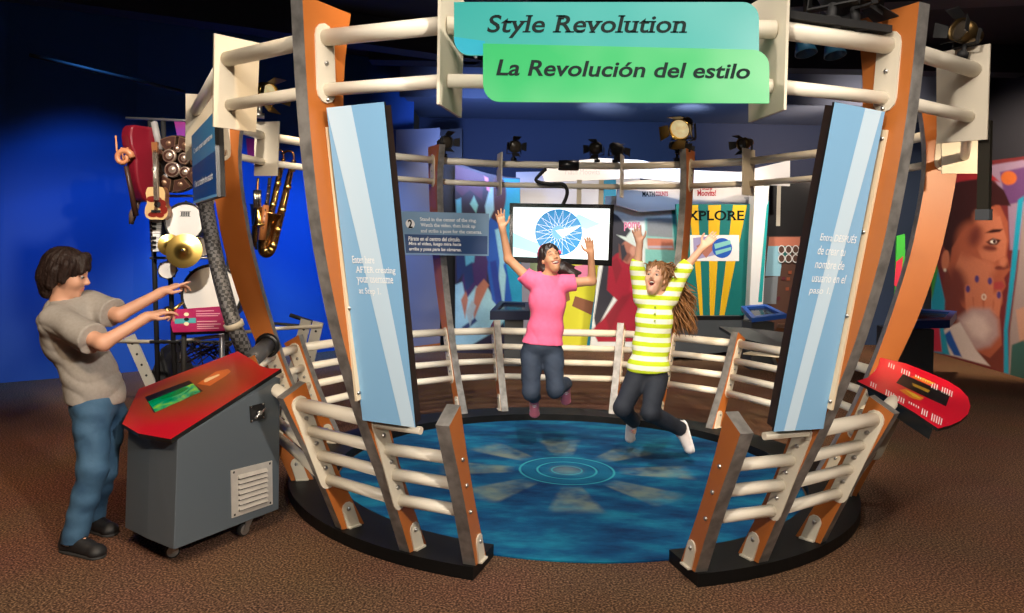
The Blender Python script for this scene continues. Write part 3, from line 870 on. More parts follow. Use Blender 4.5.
kiosk(((741, 306, 11.0), (766, 304, 11.0), (787, 314, 10.45), (752, 318, 10.45)), (752, 775, 10.5), 0, 'blue tray kiosk beside the yellow striped display, in brighter blue', mat('tray_bright', (0.02, 0.09, 0.42), .35), .06)  # brighter blue colour than the other trays
kiosk(((490, 311, 10.3), (530, 311, 10.3), (530, 302, 10.9), (500, 301, 10.9)), (505, 524, 10.4), 0, 'navy tray kiosk in front of the blue collage display behind the pink shirt', TRAYD, .12)
# ---------------------------------------------------------------- spotlights clamped on the rails
LENS = mat('lamp_lens', (0.85, 0.70, 0.40), .25, noise=(30, (.55, .42, .18), 3, .3), emit=.7)
LENSD = mat('lamp_lens_dark', (0.05, 0.04, 0.03), .2)
DBRASS = mat('dark_brass', (0.14, 0.09, 0.035), .35, .85)
def make_lamp(kind):
    """local: clamp at the origin, can above it pointing along -Y"""
    body = {'black': BLACKM, 'gold': BRASS, 'bronze': DBRASS}[kind]
    t = thing('spotlight', (0, 0, 0), 'x', 'spotlight')
    MB().tube([V((0, 0, 0)), V((0, 0, .07))], .014, 10).lathe((0, 0, -.01), (0, 0, 1), [(.001, 0), (.03, 0), (.03, .03), (.001, .03)], 14).build('clamp', BLACKM if kind != 'gold' else BOLT, t)
    mb = MB()
    for s in (-1, 1): mb.hexa([V((s*.072, -.012, .06)), V((s*.072, .012, .06)), V((s*.072, .012, .15)), V((s*.072, -.012, .15))], [V((s*.077, -.012, .06)), V((s*.077, .012, .06)), V((s*.077, .012, .15)), V((s*.077, -.012, .15))])
    mb.box((0, 0, .063), (.15, .024, .006)); mb.build('yoke', BLACKM, t)
    mb = MB()
    c = V((0, 0, .14)); ax = V((0, -1, -.12))
    mb.lathe(c - ax*.09, ax, [(.002, 0), (.028, .0), (.04, .012), (.045, .06), (.066, .10), (.068, .17), (.062, .17), (.06, .14)], 22)
    can = mb.build('can', body, t)
    MB().lathe(c - ax*.09, ax, [(.061, .145), (.045, .158), (.02, .166), (.0005, .168)], 22).build('lens', LENS if kind == 'gold' else LENSD, can)
    mb = MB()
    for k in range(4):
        s, u, d = basis(ax); w = (s, u, -s, -u)[k]; v = (u, s, u, s)[k]
        o = c + d*.08
        q = [o + w*.066 + v*.035, o + w*.066 - v*.035, o + w*.10 - v*.045 + d*.07, o + w*.10 + v*.045 + d*.07]
        mb.hexa(q, [p + w*.003 for p in q])
    mb.build('barn_door', BLACKM if kind != 'gold' else DBRASS, can)
    return t
protos = {k: None for k in ('black', 'gold', 'bronze')}
def lamp(kind, loc, rz, rx, label, s=1.0):
    if protos[kind] is None: protos[kind] = t = make_lamp(kind)
    else: t = copy_tree(protos[kind])
    t.location = loc; t.rotation_euler = (rx, 0, rz); t.scale = (s, s, s); t['label'] = label; t['group'] = 'spotlights clamped on the upper ring rail'
    return t
ZR = 2.475 + .036 + .012
lamp('black', CH(-152.5, 2.585, ZR), .6, -.1, 'small black spotlight on the back rail just right of the left back post')
lamp('black', CH(-169, 2.585, ZR), .2, .0, 'small black spotlight on the back rail above the left corner of the television')
lamp('black', CH(171.3, 2.585, ZR), -.4, .1, 'small black spotlight on the back rail above the right corner of the television')
lamp('black', CH(167.2, 2.585, ZR), 2.6, .1, 'small black spotlight against the back rail plate right of the television')
lamp('black', CH(153, 2.585, ZR), 1.2, .1, 'small black spotlight on the rail just left of the right back post')
lamp('bronze', CH(137, 2.585, ZR), -1.0, .1, 'bronze spotlight on top of the rail plate above the EXPLORE panel', .9)
lamp('gold', RP(151.2, 2.585, 2.64), -.55, .30, 'lit brass spotlight on top of the right back post facing the viewer', 1.6)
lamp('gold', CH(-104, 2.585, ZR + .10), 1.0, .1, 'brass spotlight on the left rail seen between the cream tubes above the saxophone', 1.35)
lamp('bronze', CH(40.5, 2.585, ZR), -1.2, -.3, 'crumpled looking brass spotlight beside the right front rail plate', .8)
lamp('black', CH(20.5, 2.585, ZR), 2.4, .2, 'black spotlight above the right front rail beside the header sign', 1.3)
lamp('black', CH(23.5, 2.585, ZR), 2.0, -.2, 'black spotlight next to the right front post top', 1.3)
# cable tray along the right front rail
MB_ = MB().hexa([RP(15.2, 2.55, 2.515), RP(26.6, 2.55, 2.515), RP(26.6, 2.62, 2.515), RP(15.2, 2.62, 2.515)], [RP(15.2, 2.55, 2.545), RP(26.6, 2.55, 2.545), RP(26.6, 2.62, 2.545), RP(15.2, 2.62, 2.545)])
o = MB_.build('cable_tray', BLACKM); tag(recentre(o), 'black cable tray lying along the top of the right front rail', 'cable tray')
# ceiling spotlights behind
def can_light(p, label):
    t = thing('ceiling_spotlight', p, label, 'spotlight', 'blue ceiling spotlights')
    mb = MB(); mb.lathe(p, (0.1, -.25, -1), [(.02, -.16), (.055, -.13), (.06, .0), (.085, .10), (.08, .10), (.05, .03), (.001, .03)], 18)
    mb.build('can', mat('blue_can', (0.01, 0.06, 0.14), .35, .3), t)
    MB().tube([p + V((0, 0, .12)), V((p.x, p.y, 4.5))], .012, 8).build('stem', BLACKM, t)
can_light(P(804, 42, 6.0), 'left of the two blue spotlights hanging behind the right front rail')
can_light(P(833, 44, 6.0), 'right of the two blue spotlights hanging behind the right front rail')
# sensor arm hanging from the right front plate
t = thing('hanging_sensor', RP(43, 2.56, 1.85), 'thin dark upright sensor bar hanging beside the right front rail plate', 'sensor')
q = RP(44.2, 2.62, 2.3)
MB().box((q.x, q.y, 2.03), (.035, .05, .42), Matrix.Rotation(.7, 3, 'Z')).build('bar', mat('bronze_bar', (.05, .045, .035), .3, .6), t)
MB().box((q.x, q.y, 1.80), (.045, .06, .05), Matrix.Rotation(.7, 3, 'Z')).build('sensor_head', DGREY, t)
# ---------------------------------------------------------------- displays at the back of the hall
def C_(name, c, r=.5): return mat(name, c, r)
class Flat:
    """board standing on a plane of constant depth; polygons are given by where they are seen on it"""
    def __init__(s, name, y, outline, m, label, cat, th=.08, n=None, p0=None, parent=None, soft=0):
        s.use_soft, s.soft, s.outline = soft, [], outline
        s.p0 = p0 or V((0, y, 0)); s.n = n or V((0, -1, 0)); s.k = 0
        s.mats = [m]; s.mb = MB(); s.name = name
        q = [s.pt(*p) for p in outline]
        for p in q:
            if p.z < .17: p.z = .0005
        s.mb.hexa(q, [p - s.n*th for p in q], 0)
        s.label, s.cat, s.parent = label, cat, parent
    def pt(s, x, y, off=0.0): return PP(x, y, s.p0, s.n) + s.n*off
    def mi(s, m):
        if m not in s.mats: s.mats.append(m)
        return s.mats.index(m)
    def poly(s, pts, m, soft=None):
        if s.use_soft: s.soft.append((pts, m, soft or s.use_soft)); return s
        s.k += 1
        s.mb.face([s.pt(x, y, .0006*s.k + .002) for x, y in pts], s.mi(m)); return s
    def ell(s, cx, cy, rx, ry, m, rot=0, n=28, soft=None):
        c, q = math.cos(rot), math.sin(rot)
        return s.poly([(cx + rx*math.cos(a)*c - ry*math.sin(a)*q, cy + rx*math.cos(a)*q + ry*math.sin(a)*c) for a in (2*PI*k/n for k in range(n))], m, soft)
    def text(s, txt, box, m, **kw):
        x0, y0, x1, y1 = box
        s.k += 1
        bd = Board(s.pt(x0, y0), s.pt(x1, y0), s.pt(x1, y1), s.pt(x0, y1)); bd.n = s.n
        bd.text(txt, (0, 0, 1, 1), 'lettering', None, None, off=.0006*s.k + .002, mb=s.mb, mi=s.mi(m), **kw)
    def done(s, step=None):
        """step: print the picture on a fine grid with soft edges, like a photograph, instead of hard shapes"""
        if step:
            xs = [p[0] for p in s.outline]; ys = [p[1] for p in s.outline]
            gx = np.arange(min(xs), max(xs) + step, step); gy = np.arange(min(ys), max(ys) + step, step)
            X, Y = np.meshgrid(gx, gy)
            img = np.zeros(X.shape + (3,)); img[:] = colour_of(s.mats[0])
            for pts, m, soft in s.soft:
                a = np.clip(.5 - poly_dist(X, Y, pts)/(2*soft), 0, 1); a = a*a*(3 - 2*a)
                img = img*(1 - a[..., None]) + np.array(colour_of(m))*a[..., None]
            rs = np.random.RandomState(4); img *= 1 + .10*(rs.rand(*X.shape)[..., None] - .5)
            ins = poly_dist(X, Y, s.outline) < step*.2
            V_ = [s.pt(float(x), float(y), .0015) for x, y in zip(X.ravel(), Y.ravel())]
            W = X.shape[1]; b0 = len(s.mb.v); base_n = len(s.mb.f); s.mb.v += V_
            pi = s.mi(print_mat())
            for j in range(X.shape[0] - 1):
                for i in range(W - 1):
                    if ins[j, i] and ins[j+1, i+1] and ins[j, i+1] and ins[j+1, i]:
                        q = b0 + j*W + i
                        s.mb.f.append([q, q + 1, q + W + 1, q + W]); s.mb.m.append(pi); s.mb.sm.append(False)
            cols = np.ones((len(s.mb.v), 4), dtype=np.float32); cols[b0:b0 + len(V_), :3] = img.reshape(-1, 3)
        o = s.mb.build(s.name, s.mats, s.parent, weld=False)
        if step:
            at = o.data.color_attributes.new('print', 'FLOAT_COLOR', 'POINT'); n = len(o.data.vertices)
            if n == len(cols): at.data.foreach_set('color', cols.ravel())
        if s.label: recentre(o); tag(o, s.label, s.cat)
        return o
def colour_of(m):
    for n in m.node_tree.nodes:
        if n.type == 'VALTORGB': return n.color_ramp.elements[0].color[:3]
    return m.node_tree.nodes['Principled BSDF'].inputs['Base Color'].default_value[:3]
def print_mat():
    if 'photo_print' not in MATS:
        m, t, b = nt('photo_print'); a = t.nodes.new('ShaderNodeVertexColor'); a.layer_name = 'print'
        t.links.new(a.outputs['Color'], b.inputs['Base Color']); b.inputs['Roughness'].default_value = .5; MATS['photo_print'] = m
    return MATS['photo_print']
def poly_dist(X, Y, pts):
    """signed distance to a polygon, negative inside"""
    d = np.full(X.shape, 1e9); ins = np.zeros(X.shape, bool); n = len(pts)
    for i in range(n):
        (ax, ay), (bx, by) = pts[i], pts[(i + 1) % n]
        ex, ey = bx - ax, by - ay; L = ex*ex + ey*ey + 1e-12
        t = np.clip(((X - ax)*ex + (Y - ay)*ey)/L, 0, 1)
        d = np.minimum(d, (X - ax - t*ex)**2 + (Y - ay - t*ey)**2)
        c = (ay > Y) != (by > Y)
        with np.errstate(divide='ignore', invalid='ignore'):
            xi = ax + (Y - ay)*ex/(ey if ey else 1e-12)
        ins ^= c & (X < xi)
    return np.where(ins, -1, 1)*np.sqrt(d)
LAV = C_('lavender_panel', (0.17, 0.17, 0.22)); LB = C_('light_blue_print', (0.10, 0.42, 0.62)); CY = C_('cyan_print', (0.01, 0.30, 0.52))
PW = C_('panel_white', (0.78, 0.76, 0.78)); TEALP = C_('teal_print', (0.0, 0.15, 0.14)); YEL = C_('yellow_print_', (0.72, 0.42, 0.005))
REDS = C_('red_shirt_print', (0.36, 0.005, 0.028)); DK = C_('dark_print', (0.025, 0.025, 0.04)); MIDB = C_('mid_blue_print', (0.01, 0.09, 0.45))
GRY = C_('grey_print', (0.22, 0.24, 0.26)); MINT = C_('mint_print', (0.22, 0.55, 0.50)); ORP = C_('coral_print', (0.60, 0.20, 0.12)); PINK = C_('pink_print', (0.75, 0.22, 0.38)); LEM = C_('lemon_print', (0.70, 0.68, 0.03))
SKP = C_('skin_print', (0.42, 0.16, 0.11)); HAT = C_('hat_print', (0.62, 0.72, 0.70)); ICE = C_('ice_print', (0.32, 0.60, 0.72)); DBL = C_('deep_blue_print', (0.006, 0.03, 0.14)); TEAL2 = C_('bright_teal_print', (0.01, 0.36, 0.36))
# lavender panel
f = Flat('exhibit_board', 11.7, [(386, 130), (440, 128), (440, 349), (386, 349)], LAV, 'tall plain lavender grey panel behind the left back post', 'display board')
f.poly([(386, 130), (396, 130), (396, 349), (386, 349)], DBL); f.poly([(414, 346.5), (440, 343), (440, 349), (414, 349)], ORANGE); f.done()
f = Flat('dark_gap_infill', 12.4, [(440, 130), (462, 128), (462, 347), (440, 347)], C_('near_black', (0.004, 0.006, 0.014)), 'near black pillar in the dark gap between the lavender panel and the blue collage', 'infill', .3); f.done()  # dark board added where only the black gap shows
# collage mural
f = Flat('collage_mural', 11.6, [(455, 162), (470, 168), (486, 173), (500, 176), (520, 178), (523, 349), (455, 349)], C_('collage_base', (0.018, 0.014, 0.04)), 'tall blue and purple collage mural with silhouettes left of the television', 'mural', .12, soft=.8)
f.poly([(500, 178), (520, 179), (524, 349), (508, 349), (500, 300)], CY)
f.poly([(455, 285), (475, 276), (487, 286), (505, 320), (497, 330), (470, 346), (455, 349)], ICE)
f.poly([(488, 215), (500, 225), (512, 300), (505, 315), (492, 300), (486, 260)], MIDB)
f.poly([(470, 240), (480, 235), (488, 262), (486, 290), (476, 286), (466, 300), (462, 280)], C_('violet_print', (0.05, 0.02, 0.13)))
f.poly([(462, 225), (470, 215), (478, 230), (474, 262), (464, 268)], LB)
f.ell(497, 198, 9, 22, C_('maroon_print', (0.06, 0.015, 0.03)), .1)
f.poly([(490, 188), (493, 186), (494, 210), (487, 224), (485, 206)], ICE); f.poly([(484, 176), (488, 178), (490, 192), (487, 190)], PINK)
f.poly([(456, 200), (461, 198), (462, 222), (457, 226)], LB); f.poly([(461, 300), (466, 290), (468, 300), (465, 318)], SKP)
f.poly([(476, 288), (484, 279), (489, 285), (481, 302), (474, 320), (473, 306)], SKP); f.poly([(500, 255), (506, 275), (504, 305), (498, 292)], ICE)
f.poly([(462, 327), (475, 318), (477, 321), (464, 332)], DBL); f.poly([(470, 204), (474, 196), (478, 205), (476, 213)], MINT)
f.poly([(455, 165), (470, 170), (484, 175), (482, 200), (470, 190), (462, 196), (456, 190)], C_('aubergine_print', (.07, .02, .06))); f.poly([(490, 262), (496, 260), (502, 300), (497, 312)], C_('royal_print', (.01, .04, .30)))
f.poly([(463, 268), (472, 262), (474, 282), (466, 292)], DBL); f.poly([(480, 225), (485, 222), (488, 240), (484, 250)], C_('sky_print', (.25, .55, .75))); f.poly([(495, 230), (499, 228), (505, 262), (501, 270)], C_('sky_print', (.25, .55, .75)))
f.poly([(466, 312), (472, 300), (476, 306), (470, 326)], C_('glove_print', (.35, .45, .5))); f.poly([(456, 244), (464, 240), (466, 270), (457, 282)], DBL)
f.done(1.0)
# white panels and the boards below the television
f = Flat('exhibit_board', 12.6, [(516, 172), (640, 170), (640, 350), (516, 350)], PW, 'white backdrop panel with blue strips and bright blocks behind the television', 'display board')
f.poly([(519, 205), (530, 205), (530, 350), (519, 350)], C_('pale_lilac', (.5, .5, .62)))
f.poly([(602, 178), (616, 178), (616, 215), (602, 215)], CY); f.poly([(560, 262), (606, 262), (598, 350), (560, 350)], LEM)
f.poly([(548, 268), (566, 268), (570, 300), (552, 310)], C_('brown_print', (.25, .09, .04))); f.poly([(575, 296), (600, 304), (598, 318), (572, 306)], C_('brown_print', (.25, .09, .04)))
f.poly([(574, 266), (590, 264), (592, 280), (578, 286)], PINK); f.poly([(604, 235), (618, 235), (598, 350), (586, 350)], CY)
f.poly([(530, 262), (548, 262), (548, 350), (530, 350)], C_('pale_green', (.35, .45, .25))); f.done()
# poster of a person in a hat
f = Flat('poster', 12.2, [(606, 196), (682, 196), (682, 342), (590, 342)], C_('poster_white', (0.75, 0.80, 0.80)), 'poster of a person in red shirt and pale hat right of the television', 'poster', soft=.7)
f.poly([(612, 212), (618, 216), (632, 232), (630, 262), (612, 300), (596, 330), (594, 318)], DK); f.poly([(622, 210), (640, 206), (648, 214), (632, 224)], WHITE)
f.poly([(645, 218), (676, 218), (676, 342), (645, 342)], MINT); f.poly([(647, 218), (672, 218), (673, 238), (647, 236)], GRY); f.poly([(647, 238), (673, 239), (674, 250), (647, 249)], ORP); f.poly([(648, 246), (672, 246), (673, 248), (648, 248)], C_('pale_lilac', (.5, .5, .62)))
f.poly([(671, 207), (682, 207), (682, 342), (676, 342), (676, 260)], TEALP)
f.poly([(607, 290), (609, 262), (618, 253), (628, 262), (636, 268), (645, 280), (650, 342), (598, 342), (592, 330), (604, 318), (617, 300)], REDS)
f.poly([(608, 262), (616, 254), (628, 250), (632, 262), (622, 285), (612, 288)], REDS)
f.ell(629, 252, 9, 12, SKP); f.poly([(619, 244), (626, 252), (632, 254), (627, 262), (619, 258)], C_('skin_print_dark', (.22, .07, .05)))
f.poly([(617, 235), (626, 241), (636, 247), (648, 249), (646, 238), (640, 230), (632, 229), (626, 237)], HAT)
f.poly([(611, 262), (617, 257), (622, 268), (616, 284)], C_('crimson_dark', (.25, .004, .02))); f.poly([(606, 318), (622, 296), (634, 292), (620, 312), (610, 334)], C_('crimson_dark', (.25, .004, .02)), 2); f.poly([(634, 270), (642, 280), (640, 300), (630, 290)], C_('crimson_light', (.58, .02, .07)), 2)
f.ell(633, 251, 3, 5, C_('skin_print_light', (.60, .30, .22)), 0, 16, 1.5); f.poly([(620, 246), (624, 244), (627, 254), (622, 262)], DK)
f.text('poms', (624, 222, 640, 231), PINK, bold=.03)
f.done(1.0)
# white header arch with names
f = Flat('display_header', 12.0, [(618, 183), (640, 180), (690, 178), (740, 181), (768, 186), (768, 212), (700, 208), (640, 212), (616, 205)], C_('header_white', (0.70, 0.64, 0.60)), 'white curved header board with small black and red names above the poster', 'display header')
f.text('MATH', (642, 191.5, 655, 196.5), INKD, bold=.03, serif=True); f.text('COUNTS', (655.5, 191.5, 668, 196), C_('red_ink', (.45, .02, .03)), bold=.03, serif=True)
f.text('Moovits!', (697, 190, 716, 196), C_('red_ink', (.45, .02, .03)), bold=.03, serif=True); f.text('Future', (700, 186.5, 712, 190), C_('red_ink', (.45, .02, .03)), bold=.03)
f.poly([(744, 197.5), (758, 198), (758, 198.8), (744, 198.3)], GRY); f.done()
f = Flat('ceiling_arch', 11.3, [(541, 172), (556, 163), (600, 158), (640, 160), (690, 170), (740, 172), (790, 160), (790, 186), (740, 184), (690, 183), (640, 178), (580, 181), (545, 182)], C_('arch_white', (0.72, 0.68, 0.66)), 'white curved overhead arch board running behind the back rails', 'display header', .05)
f.text('Math Moovits', (565, 169, 600, 174.5), C_('pale_ink', (.55, .50, .50))); f.done()
# EXPLORE panel
f = Flat('exhibit_board', 11.4, [(676, 204), (752, 204), (744.5, 315.2), (684, 315.2)], TEALP, 'teal display panel with yellow rays, a small picture and the word EXPLORE', 'display board')
for a, b, c, d in ((689, 698, 700, 703), (708, 721, 710, 714), (733, 747, 719, 724)): f.poly([(a, 205), (b, 205), (d, 317), (c, 317)], YEL)
f.text('EXPLORE', (680, 210.5, 744, 220.5), INKD, bold=.02, serif=True)
f.poly([(690, 235), (739, 235), (739, 261), (690, 261)], WHITE)
f.poly([(693, 238), (712, 236), (715, 255), (694, 260)], C_('lilac_print', (.35, .3, .5))); f.poly([(696, 246), (708, 240), (716, 246), (706, 258)], SKP)
f.ell(722, 248, 10, 10, MIDB); f.poly([(714, 244), (730, 240), (731, 244), (715, 249)], MINT); f.poly([(715, 251), (731, 247), (731, 250), (716, 255)], MINT); f.done()
f = Flat('white_column', 11.2, [(755, 186), (769, 186), (760, 357), (747, 357)], C_('column_white', (0.82, 0.82, 0.80)), 'white slanted column at the right edge of the EXPLORE display', 'column', .25)  # even white colour of the column itself
f.poly([(766.5, 206), (769, 200), (762, 302), (758, 302)], TEAL2); f.done()
f = Flat('display_plinth', 11.27, [(655, 316), (742, 316), (742, 350), (655, 350)], PED, 'dark grey plinth under the EXPLORE display', 'plinth', .5)
f.poly([(655, 316), (742, 316), (742, 320), (655, 320)], BLACK); f.done()
# dark opening with glass case
f = Flat('dark_cabinet', 11.9, [(766, 182), (822, 180), (822, 236), (766, 236)], C_('cabinet_black', (0.006, 0.005, 0.006)), 'black cabinet front with a thin white upright right of the EXPLORE display', 'cabinet', .5)
f.poly([(777, 185), (781, 185), (780, 226), (776, 226)], CREAM2); f.done()
f = Flat('glass_case', 11.8, [(762, 236), (824, 236), (826, 353), (756, 353)], C_('case_brown', (0.10, 0.045, 0.03)), 'lit display case with coloured blocks and white lattice right of the EXPLORE display', 'display case', .3)
f.poly([(769, 237), (800, 237), (800, 246), (768, 246)], ORP); f.poly([(768, 246), (784, 246), (780, 276), (765, 276)], ICE); f.poly([(784, 246), (792, 246), (790, 262), (781, 262)], TEALP)
f.poly([(764, 278), (778, 276), (776, 304), (760, 304)], GRY)
rr = random.Random(3)
for i in range(30):
    x, y = 776 + rr.random()*40, 270 + rr.random()*32
    f.poly([(x, y), (x + 3.5, y - .4), (x + 3.3, y + 3), (x, y + 3.2)], (C_('case_rust', (.28, .07, .03)), C_('case_gold', (.35, .22, .08)), GRY, C_('case_wine', (.12, .02, .03)))[i % 4])
for k in range(5):
    for s in (-1, 1): f.ell(781 + k*7, 254 + s*4.5, 3.6, 4.4, WHITE, 0, 12); f.ell(781 + k*7, 254 + s*4.5, 2.7, 3.5, C_('case_brown', (0.10, 0.045, 0.03)), 0, 12)
f.done()
# wooden table below
tb = thing('wooden_table', P(768, 330, 10.6), 'brown wooden table edge under the bright blue tray right of the EXPLORE display', 'table')
a, b = P(778, 322, 10.9), P(830, 324, 10.9); a2, b2 = P(776, 326, 10.2), P(830, 329, 10.2); WD = mat('table_wood', (0.16, 0.065, 0.025), .45, noise=(4, (.10, .04, .015), 4, .3, (1, 8, 1)))
q = [a, b, b2, a2]; zt = min(p.z for p in q); q = [V((p.x, p.y, zt)) for p in q]
MB().hexa(q, [p - V((0, 0, .1)) for p in q]).build('table_top', WD, tb)
for p in q:
    c = p.lerp(sum(q, V())/4, .1); MB().box((c.x, c.y, (zt - .1)/2), (.09, .09, zt - .1)).build('leg', WD, tb)

# ---------------------------------------------------------------- face mural on the right
W0, W1 = PZ(936, 352, 0), PZ(1022, 377, 0)
wd = (W1 - W0).normalized(); wn = V((wd.y, -wd.x, 0))
if wn.x > 0: wn = -wn
p0 = W0 + wn*.06
M_ = lambda n, c: mat('mural_' + n, c, .55, noise=(2.2, tuple(x*.8 for x in c), 3, .3))
f = Flat('face_mural', 0, [(931, 168), (1075, 150), (1075, 398), (931, 352)], M_('wine', (0.14, 0.02, 0.025)), 'wall mural photograph of a smiling face with a hand and painted nails at far right', 'mural', .05, wn, p0, soft=1.2)
f.poly([(985, 166), (1075, 152), (1075, 250), (1010, 250), (1008, 200)], M_('lilac', (0.28, 0.20, 0.34)))
f.poly([(1000, 172), (1030, 166), (1030, 200), (1006, 205)], M_('plum', (0.12, 0.05, 0.18)))
f.ell(1009, 178, 8, 7, M_('orange', (.5, .12, .03)))
S1, S2, S3 = M_('skin', (0.36, 0.095, 0.055)), M_('skin_light', (0.52, 0.175, 0.105)), M_('skin_dark', (0.15, 0.032, 0.025)); HR = M_('hair', (0.035, 0.007, 0.008))
f.poly([(946, 352), (943, 285), (948, 255), (966, 262), (985, 290), (1000, 330), (1004, 372)], S3)                # neck
f.poly([(947, 268), (943, 240), (950, 212), (965, 200), (985, 197), (999, 203), (1008, 222), (1009, 240), (1007, 255), (1010, 270), (1004, 278), (1006, 286), (1002, 293), (1003, 303), (994, 318), (980, 322), (962, 306)], S1)
f.poly([(978, 222), (1000, 216), (1007, 240), (1005, 256), (994, 262), (982, 258), (974, 244)], S2)
f.poly([(962, 250), (984, 262), (992, 285), (978, 300), (962, 290), (955, 268)], S2)
f.poly([(943, 245), (938, 215), (944, 190), (960, 177), (985, 175), (1004, 190), (1011, 206), (996, 205), (985, 210), (972, 226), (962, 232), (952, 248), (950, 262)], HR)
f.poly([(944, 186), (960, 173), (988, 171), (1000, 182), (985, 178), (962, 181)], M_('headband', (.32, .02, .03)))
f.poly([(985, 233), (993, 229), (1003, 229), (1000, 232), (992, 233)], HR); f.poly([(986, 242), (993, 238), (1001, 240), (997, 245), (990, 245)], HR); f.ell(994, 241.5, 2.6, 2.2, WHITE); f.ell(995, 241.5, 1.6, 1.9, HR)
f.poly([(1000, 262), (1008, 262), (1009, 268), (1003, 270)], S3); f.poly([(990, 283), (1002, 281), (1005, 286), (1001, 290), (992, 289)], M_('lip', (.36, .05, .055)))
f.ell(970, 240, 13, 18, S1, .2, 28, 7); f.ell(958, 285, 9, 18, S3, -.2, 28, 6); f.ell(985, 268, 10, 9, S2, 0, 28, 6); f.ell(987, 218, 12, 8, S2, .2, 28, 6)
f.ell(975, 236, 6, 10, S3, .3, 28, 6); f.ell(1003, 262, 4, 5, S2, 0, 20, 2.5); f.ell(999, 268, 4, 2, S3, 0, 20, 1.5); f.ell(990, 248, 7, 3, S3, .1, 20, 2.5); f.ell(996, 297, 5, 4, S2, 0, 20, 3)
f.ell(993, 241.6, 4.6, 2.6, S3, 0, 20, 1); f.ell(993.5, 241.8, 3.2, 1.6, WHITE, 0, 20, .6); f.ell(994.5, 241.6, 1.6, 1.7, HR, 0, 16, .5)
f.ell(945.5, 260, 4, 10, S2, .1); f.ell(945, 270, 1.2, 1.6, WHITE)
# hand over the mouth
for (x0, y0, x1, y1, w) in ((971, 320, 968, 286, 4.2), (979, 316, 977, 276, 4.6), (988, 316, 990, 278, 4.6), (995, 322, 999, 292, 3.8)):
    f.poly([(x0 - w, y0), (x1 - w*.8, y1 + 2), (x1 - w*.4, y1 - 1.5), (x1 + w*.4, y1 - 1.5), (x1 + w*.8, y1 + 2), (x0 + w, y0)], S2)
    f.ell(x1, y1 + 3, 2.2, 3.6, M_('nail', (0.07, 0.04, 0.20)))
f.poly([(962, 318), (972, 312), (990, 310), (1000, 318), (1002, 345), (990, 358), (975, 350)], S1)
f.ell(984, 297, 2.2, 3, WHITE); f.ell(984, 297, 1.3, 2, S1)
f.poly([(958, 318), (972, 308), (990, 309), (998, 320), (999, 335), (990, 346), (976, 350), (964, 338)], M_('glass', (0.42, 0.30, 0.33)), 4)
f.poly([(964, 322), (974, 314), (984, 318), (990, 330), (984, 340), (972, 336)], M_('glass_light', (0.62, 0.50, 0.52)), 5)
f.poly([(943, 330), (960, 322), (976, 350), (990, 366), (946, 354)], M_('cuff', (0.62, 0.55, 0.58))); f.poly([(943, 336), (950, 330), (962, 357), (954, 355)], MIDB)
f.poly([(931, 300), (938, 270), (945, 300), (944, 330), (950, 355), (931, 352)], CY); f.poly([(931, 318), (939, 322), (942, 352), (931, 351)], M_('red', (.45, .02, .06))); f.poly([(931, 272), (934, 250), (938, 270), (932, 300)], M_('green', (.03, .30, .05)))
f.poly([(1018, 200), (1024, 196), (1016, 270), (1008, 330), (1009, 374), (1004, 373), (1004, 330), (1011, 268)], CY)
f.poly([(1024, 205), (1075, 200), (1075, 398), (1009, 376), (1010, 330), (1018, 268)], M_('grey', (.30, .24, .26))); f.poly([(1016, 310), (1040, 300), (1050, 340), (1020, 345)], M_('pale_arm', (.45, .25, .2)))
f.poly([(1012, 345), (1024, 340), (1040, 390), (1010, 376)], M_('dark_teal', (.03, .10, .10)))
f.done(.8)
# bright strip seen between the right posts (green and red banner edge)
f = Flat('banner', 11.0, [(897, 236), (905, 234), (906, 357), (893, 357)], M_('leaf', (.03, .35, .04)), 'narrow green and red banner edge glimpsed between the two right orange posts', 'banner', .03)
f.poly([(896, 262), (903, 256), (900, 290), (894, 285)], M_('red', (.45, .02, .06))); f.poly([(895, 290), (901, 286), (899, 315), (893, 322)], M_('wine2', (.2, .03, .06))); f.done()
# ---------------------------------------------------------------- instruments exhibit on the left
YI = 6.7
rk = thing('instrument_rack', P(185, 372, YI), 'black metal rack with thin silver bars carrying the musical instruments behind the boy', 'rack')
def bar(a, b, r, m=BLACKM, name='upright'): return MB().tube([a, b], r, 8).build(name, m, rk)
def PI_(x, y, d=0.0): return P(x, y, YI + d)
SIL = mat('silver_tube', (.5, .5, .52), .3, .85)
for x0, x1 in ((150, 160), (163, 178)): bar(PI_(x0, 118, .12), V((PI_(x1, 378, .12).x, YI + .12, 0)), .022)
bar(PI_(232, 118, .12), V((PI_(226, 372, .12).x, YI + .12, 0)), .022)
bar(PI_(126, 118, .1), PI_(238, 123, .1), .012, SIL, 'cross_bar'); bar(PI_(150, 258, .1), PI_(215, 258, .1), .012, SIL, 'cross_bar'); bar(PI_(150, 196, .1), PI_(215, 196, .1), .012, SIL, 'cross_bar'); bar(PI_(150, 342, .1), PI_(236, 342, .1), .014, BLACKM, 'cross_bar')
bar(PI_(154, 122, .0), PI_(160, 150, .0), .03, mat('stand_grey', (.3, .28, .27), .5), 'bracket')
mb = MB()   # mesh basket under the label desk
rr = random.Random(5)
for k in range(34):
    a = PI_(178 + rr.random()*56, 341 + rr.random()*3, -.1 + rr.random()*.2); b = PI_(178 + rr.random()*56, 352 + rr.random()*14, -.1 + rr.random()*.2)
    mb.tube([a, a.lerp(b, .5) + V((rr.uniform(-.05, .05), 0, rr.uniform(-.02, .02))), b], .006, 6)
mb.build('wire_basket', mat('wire_dark', (.12, .1, .1), .4, .6), rk)
